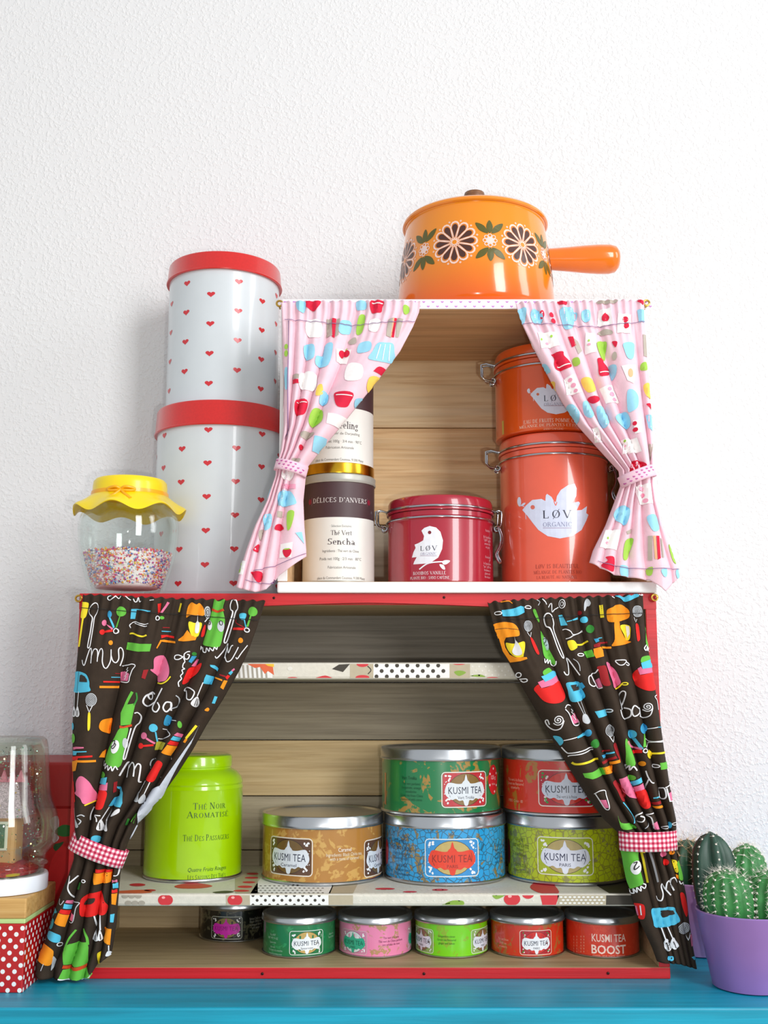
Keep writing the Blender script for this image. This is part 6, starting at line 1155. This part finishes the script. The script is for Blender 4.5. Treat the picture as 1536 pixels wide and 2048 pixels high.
pr.go([('P', 'c80d10', [95, 1800, 100, 1730, 125, 1690, 160, 1690, 185, 1730, 180, 1800, 140, 1820]), ('P1', '1c6b22', [110, 1662, 125, 1650, 142, 1652, 150, 1662, 138, 1672, 120, 1672]), ('P', 'c9c9d0', [100, 1640, 115, 1632, 118, 1650, 112, 1665, 104, 1660]), ('P', 'c9c9d0', [104, 1664, 118, 1674, 112, 1684, 106, 1684]), ('P1', '164f1a', [106, 1690, 118, 1686, 128, 1684, 112, 1702])])
pr.build('printed_apple', rb_)

# ------------------------------------------------------------------ cacti
soil = M('3a2c22', 0.9, var=0.3, nscale=400, bump=1.0)
def pot(label, X, Y, r0, r1, h, hexc, name='cactus_pot'):
    t = thing(name, label, 'plant pot', (X, Y, 0))
    m = M(hexc, 0.42, 0, 0.1, var=0.05, nscale=30)
    prof = [(r0-0.003, 0.0), (r0, 0.001), (r0+0.0006, 0.004)]+[(r0+(r1-r0)*(i/9)**0.9+(0.00025 if i % 2 else 0), 0.004+(h-0.006)*i/9) for i in range(1, 10)]+[(r1+0.0004, h-0.0008), (r1-0.0006, h), (r1-0.0022, h-0.0008), (r1-0.004, h-0.006), (r1-0.005, h-0.009)]
    lathe('pot', prof, m, t, 80, angle=50); lathe('soil', [(r1-0.0045, h-0.008), (r1*0.6, h-0.006), (0.0, h-0.005)], soil, t, 40)
    return t
def cactus_stem(t, loc, h, r, ribs, mat, spm, depth=0.10, n_ring=9, lean=(0, 0), spine=0.004, tuft=9, wool=None, seed=1):
    rr = random.Random(seed); seg = ribs*6; V, Fc = [], []; nz = 16
    def prof(t_): return r*(0.78+0.30*math.sin(PI*min(1, t_*0.95+0.1))**0.8)*(math.sqrt(max(0, 1-max(0, (t_-0.72)/0.28)**2)) if t_ > 0.72 else 1)
    for j in range(nz+1):
        t_ = j/nz
        for i in range(seg):
            a = 2*PI*i/seg; q = prof(t_)*(1+depth*math.cos(ribs*a)); V.append((loc[0]+lean[0]*t_+q*math.sin(a), loc[1]+lean[1]*t_-q*math.cos(a), loc[2]+h*t_))
    for j in range(nz):
        for i in range(seg): k = (i+1) % seg; Fc.append((j*seg+i, j*seg+k, (j+1)*seg+k, (j+1)*seg+i))
    Fc.append(tuple(range(nz*seg, (nz+1)*seg)))
    st = mesh_obj('stem', V, Fc, mat, None, t, True, 80)
    V, Fc = [], []
    for k in range(ribs):
        for j in range(n_ring):
            t_ = min(0.985, (j+0.5*(k % 2)+0.5)/n_ring); a = 2*PI*k/ribs; q = prof(t_)*(1+depth)
            p = Vector((loc[0]+lean[0]*t_+q*math.sin(a), loc[1]+lean[1]*t_-q*math.cos(a), loc[2]+h*t_)); nrm = Vector((math.sin(a), -math.cos(a), 0.25+max(0, t_-0.7)*3)).normalized()
            o = len(V)      # woolly areole
            u = nrm.orthogonal().normalized(); w2 = nrm.cross(u); s = 0.0009
            V += [p+nrm*0.0008]+[p+(u*math.cos(x)+w2*math.sin(x))*s for x in (0, 1.26, 2.51, 3.77, 5.03)]
            Fc += [(o, o+1+i, o+1+(i+1) % 5) for i in range(5)]
            for _ in range(tuft):
                d = (nrm*0.6+Vector((rr.uniform(-1, 1), rr.uniform(-1, 1), rr.uniform(-1, 1)))).normalized(); L = spine*(0.6+0.8*rr.random())*(1.9 if t_ > 0.85 else 1)
                s2 = d.orthogonal().normalized()*0.00011; o = len(V); V += [p+s2, p-s2, p+d*L]; Fc.append((o, o+1, o+2))
    so = mesh_obj('spines', V, Fc, spm, None, st, False); so['kind'] = 'stuff'
    return st
cg1 = M('2f7a3a', 0.5, var=0.3, nscale=90); cg2 = M('2a4a3c', 0.45, var=0.25, nscale=60); cg3 = M('1f4a30', 0.5, var=0.25, nscale=60)
spw, spt = M('e9e4d8', 0.6), M('cdb489', 0.6)
p1 = pot('purple plant pot beside the dark curtain, in front', 0.2785, 0.8790, 0.0288, 0.0388, 0.0560, '8e6cae')
def cactus(label, pot_xyz, stems):
    c = thing('cactus', label, 'cactus', pot_xyz)
    for s in stems: cactus_stem(c, *s)
    return c
PXc, PYc = 0.2785, 0.8790
cactus('clump of round green cacti with white spines in the front purple pot', (PXc, PYc, 0.049), [
    ((-0.0155, -0.0085, -0.002), 0.0400, 0.0168, 14, cg1, spw, 0.05, 9, (-0.003, -0.001), 0.0034, 12, None, 2),
    ((0.0155, -0.0060, -0.002), 0.0390, 0.0175, 14, cg1, spw, 0.05, 9, (0.002, 0), 0.0034, 12, None, 3),
    ((0.0035, 0.0125, -0.002), 0.0560, 0.0145, 13, cg1, spw, 0.05, 11, (0.002, 0.001), 0.0034, 12, None, 4),
    ((-0.0190, 0.0115, -0.002), 0.0650, 0.0132, 6, cg2, spw, 0.24, 12, (-0.0035, 0.001), 0.0016, 6, None, 5)])
pot('lilac plant pot half hidden behind the dark curtain', 0.2715, 0.9900, 0.0260, 0.0345, 0.0600, 'b79ad2')
cactus('dark spiny cactus in the lilac pot behind the front pot', (0.2715, 0.9900, 0.053), [((-0.010, -0.008, -0.002), 0.0430, 0.0200, 11, cg3, spt, 0.16, 6, (0.0, 0), 0.0085, 11, None, 6), ((0.016, 0.004, -0.002), 0.034, 0.0150, 11, cg3, spt, 0.16, 5, (0.0, 0), 0.0075, 10, None, 8)])
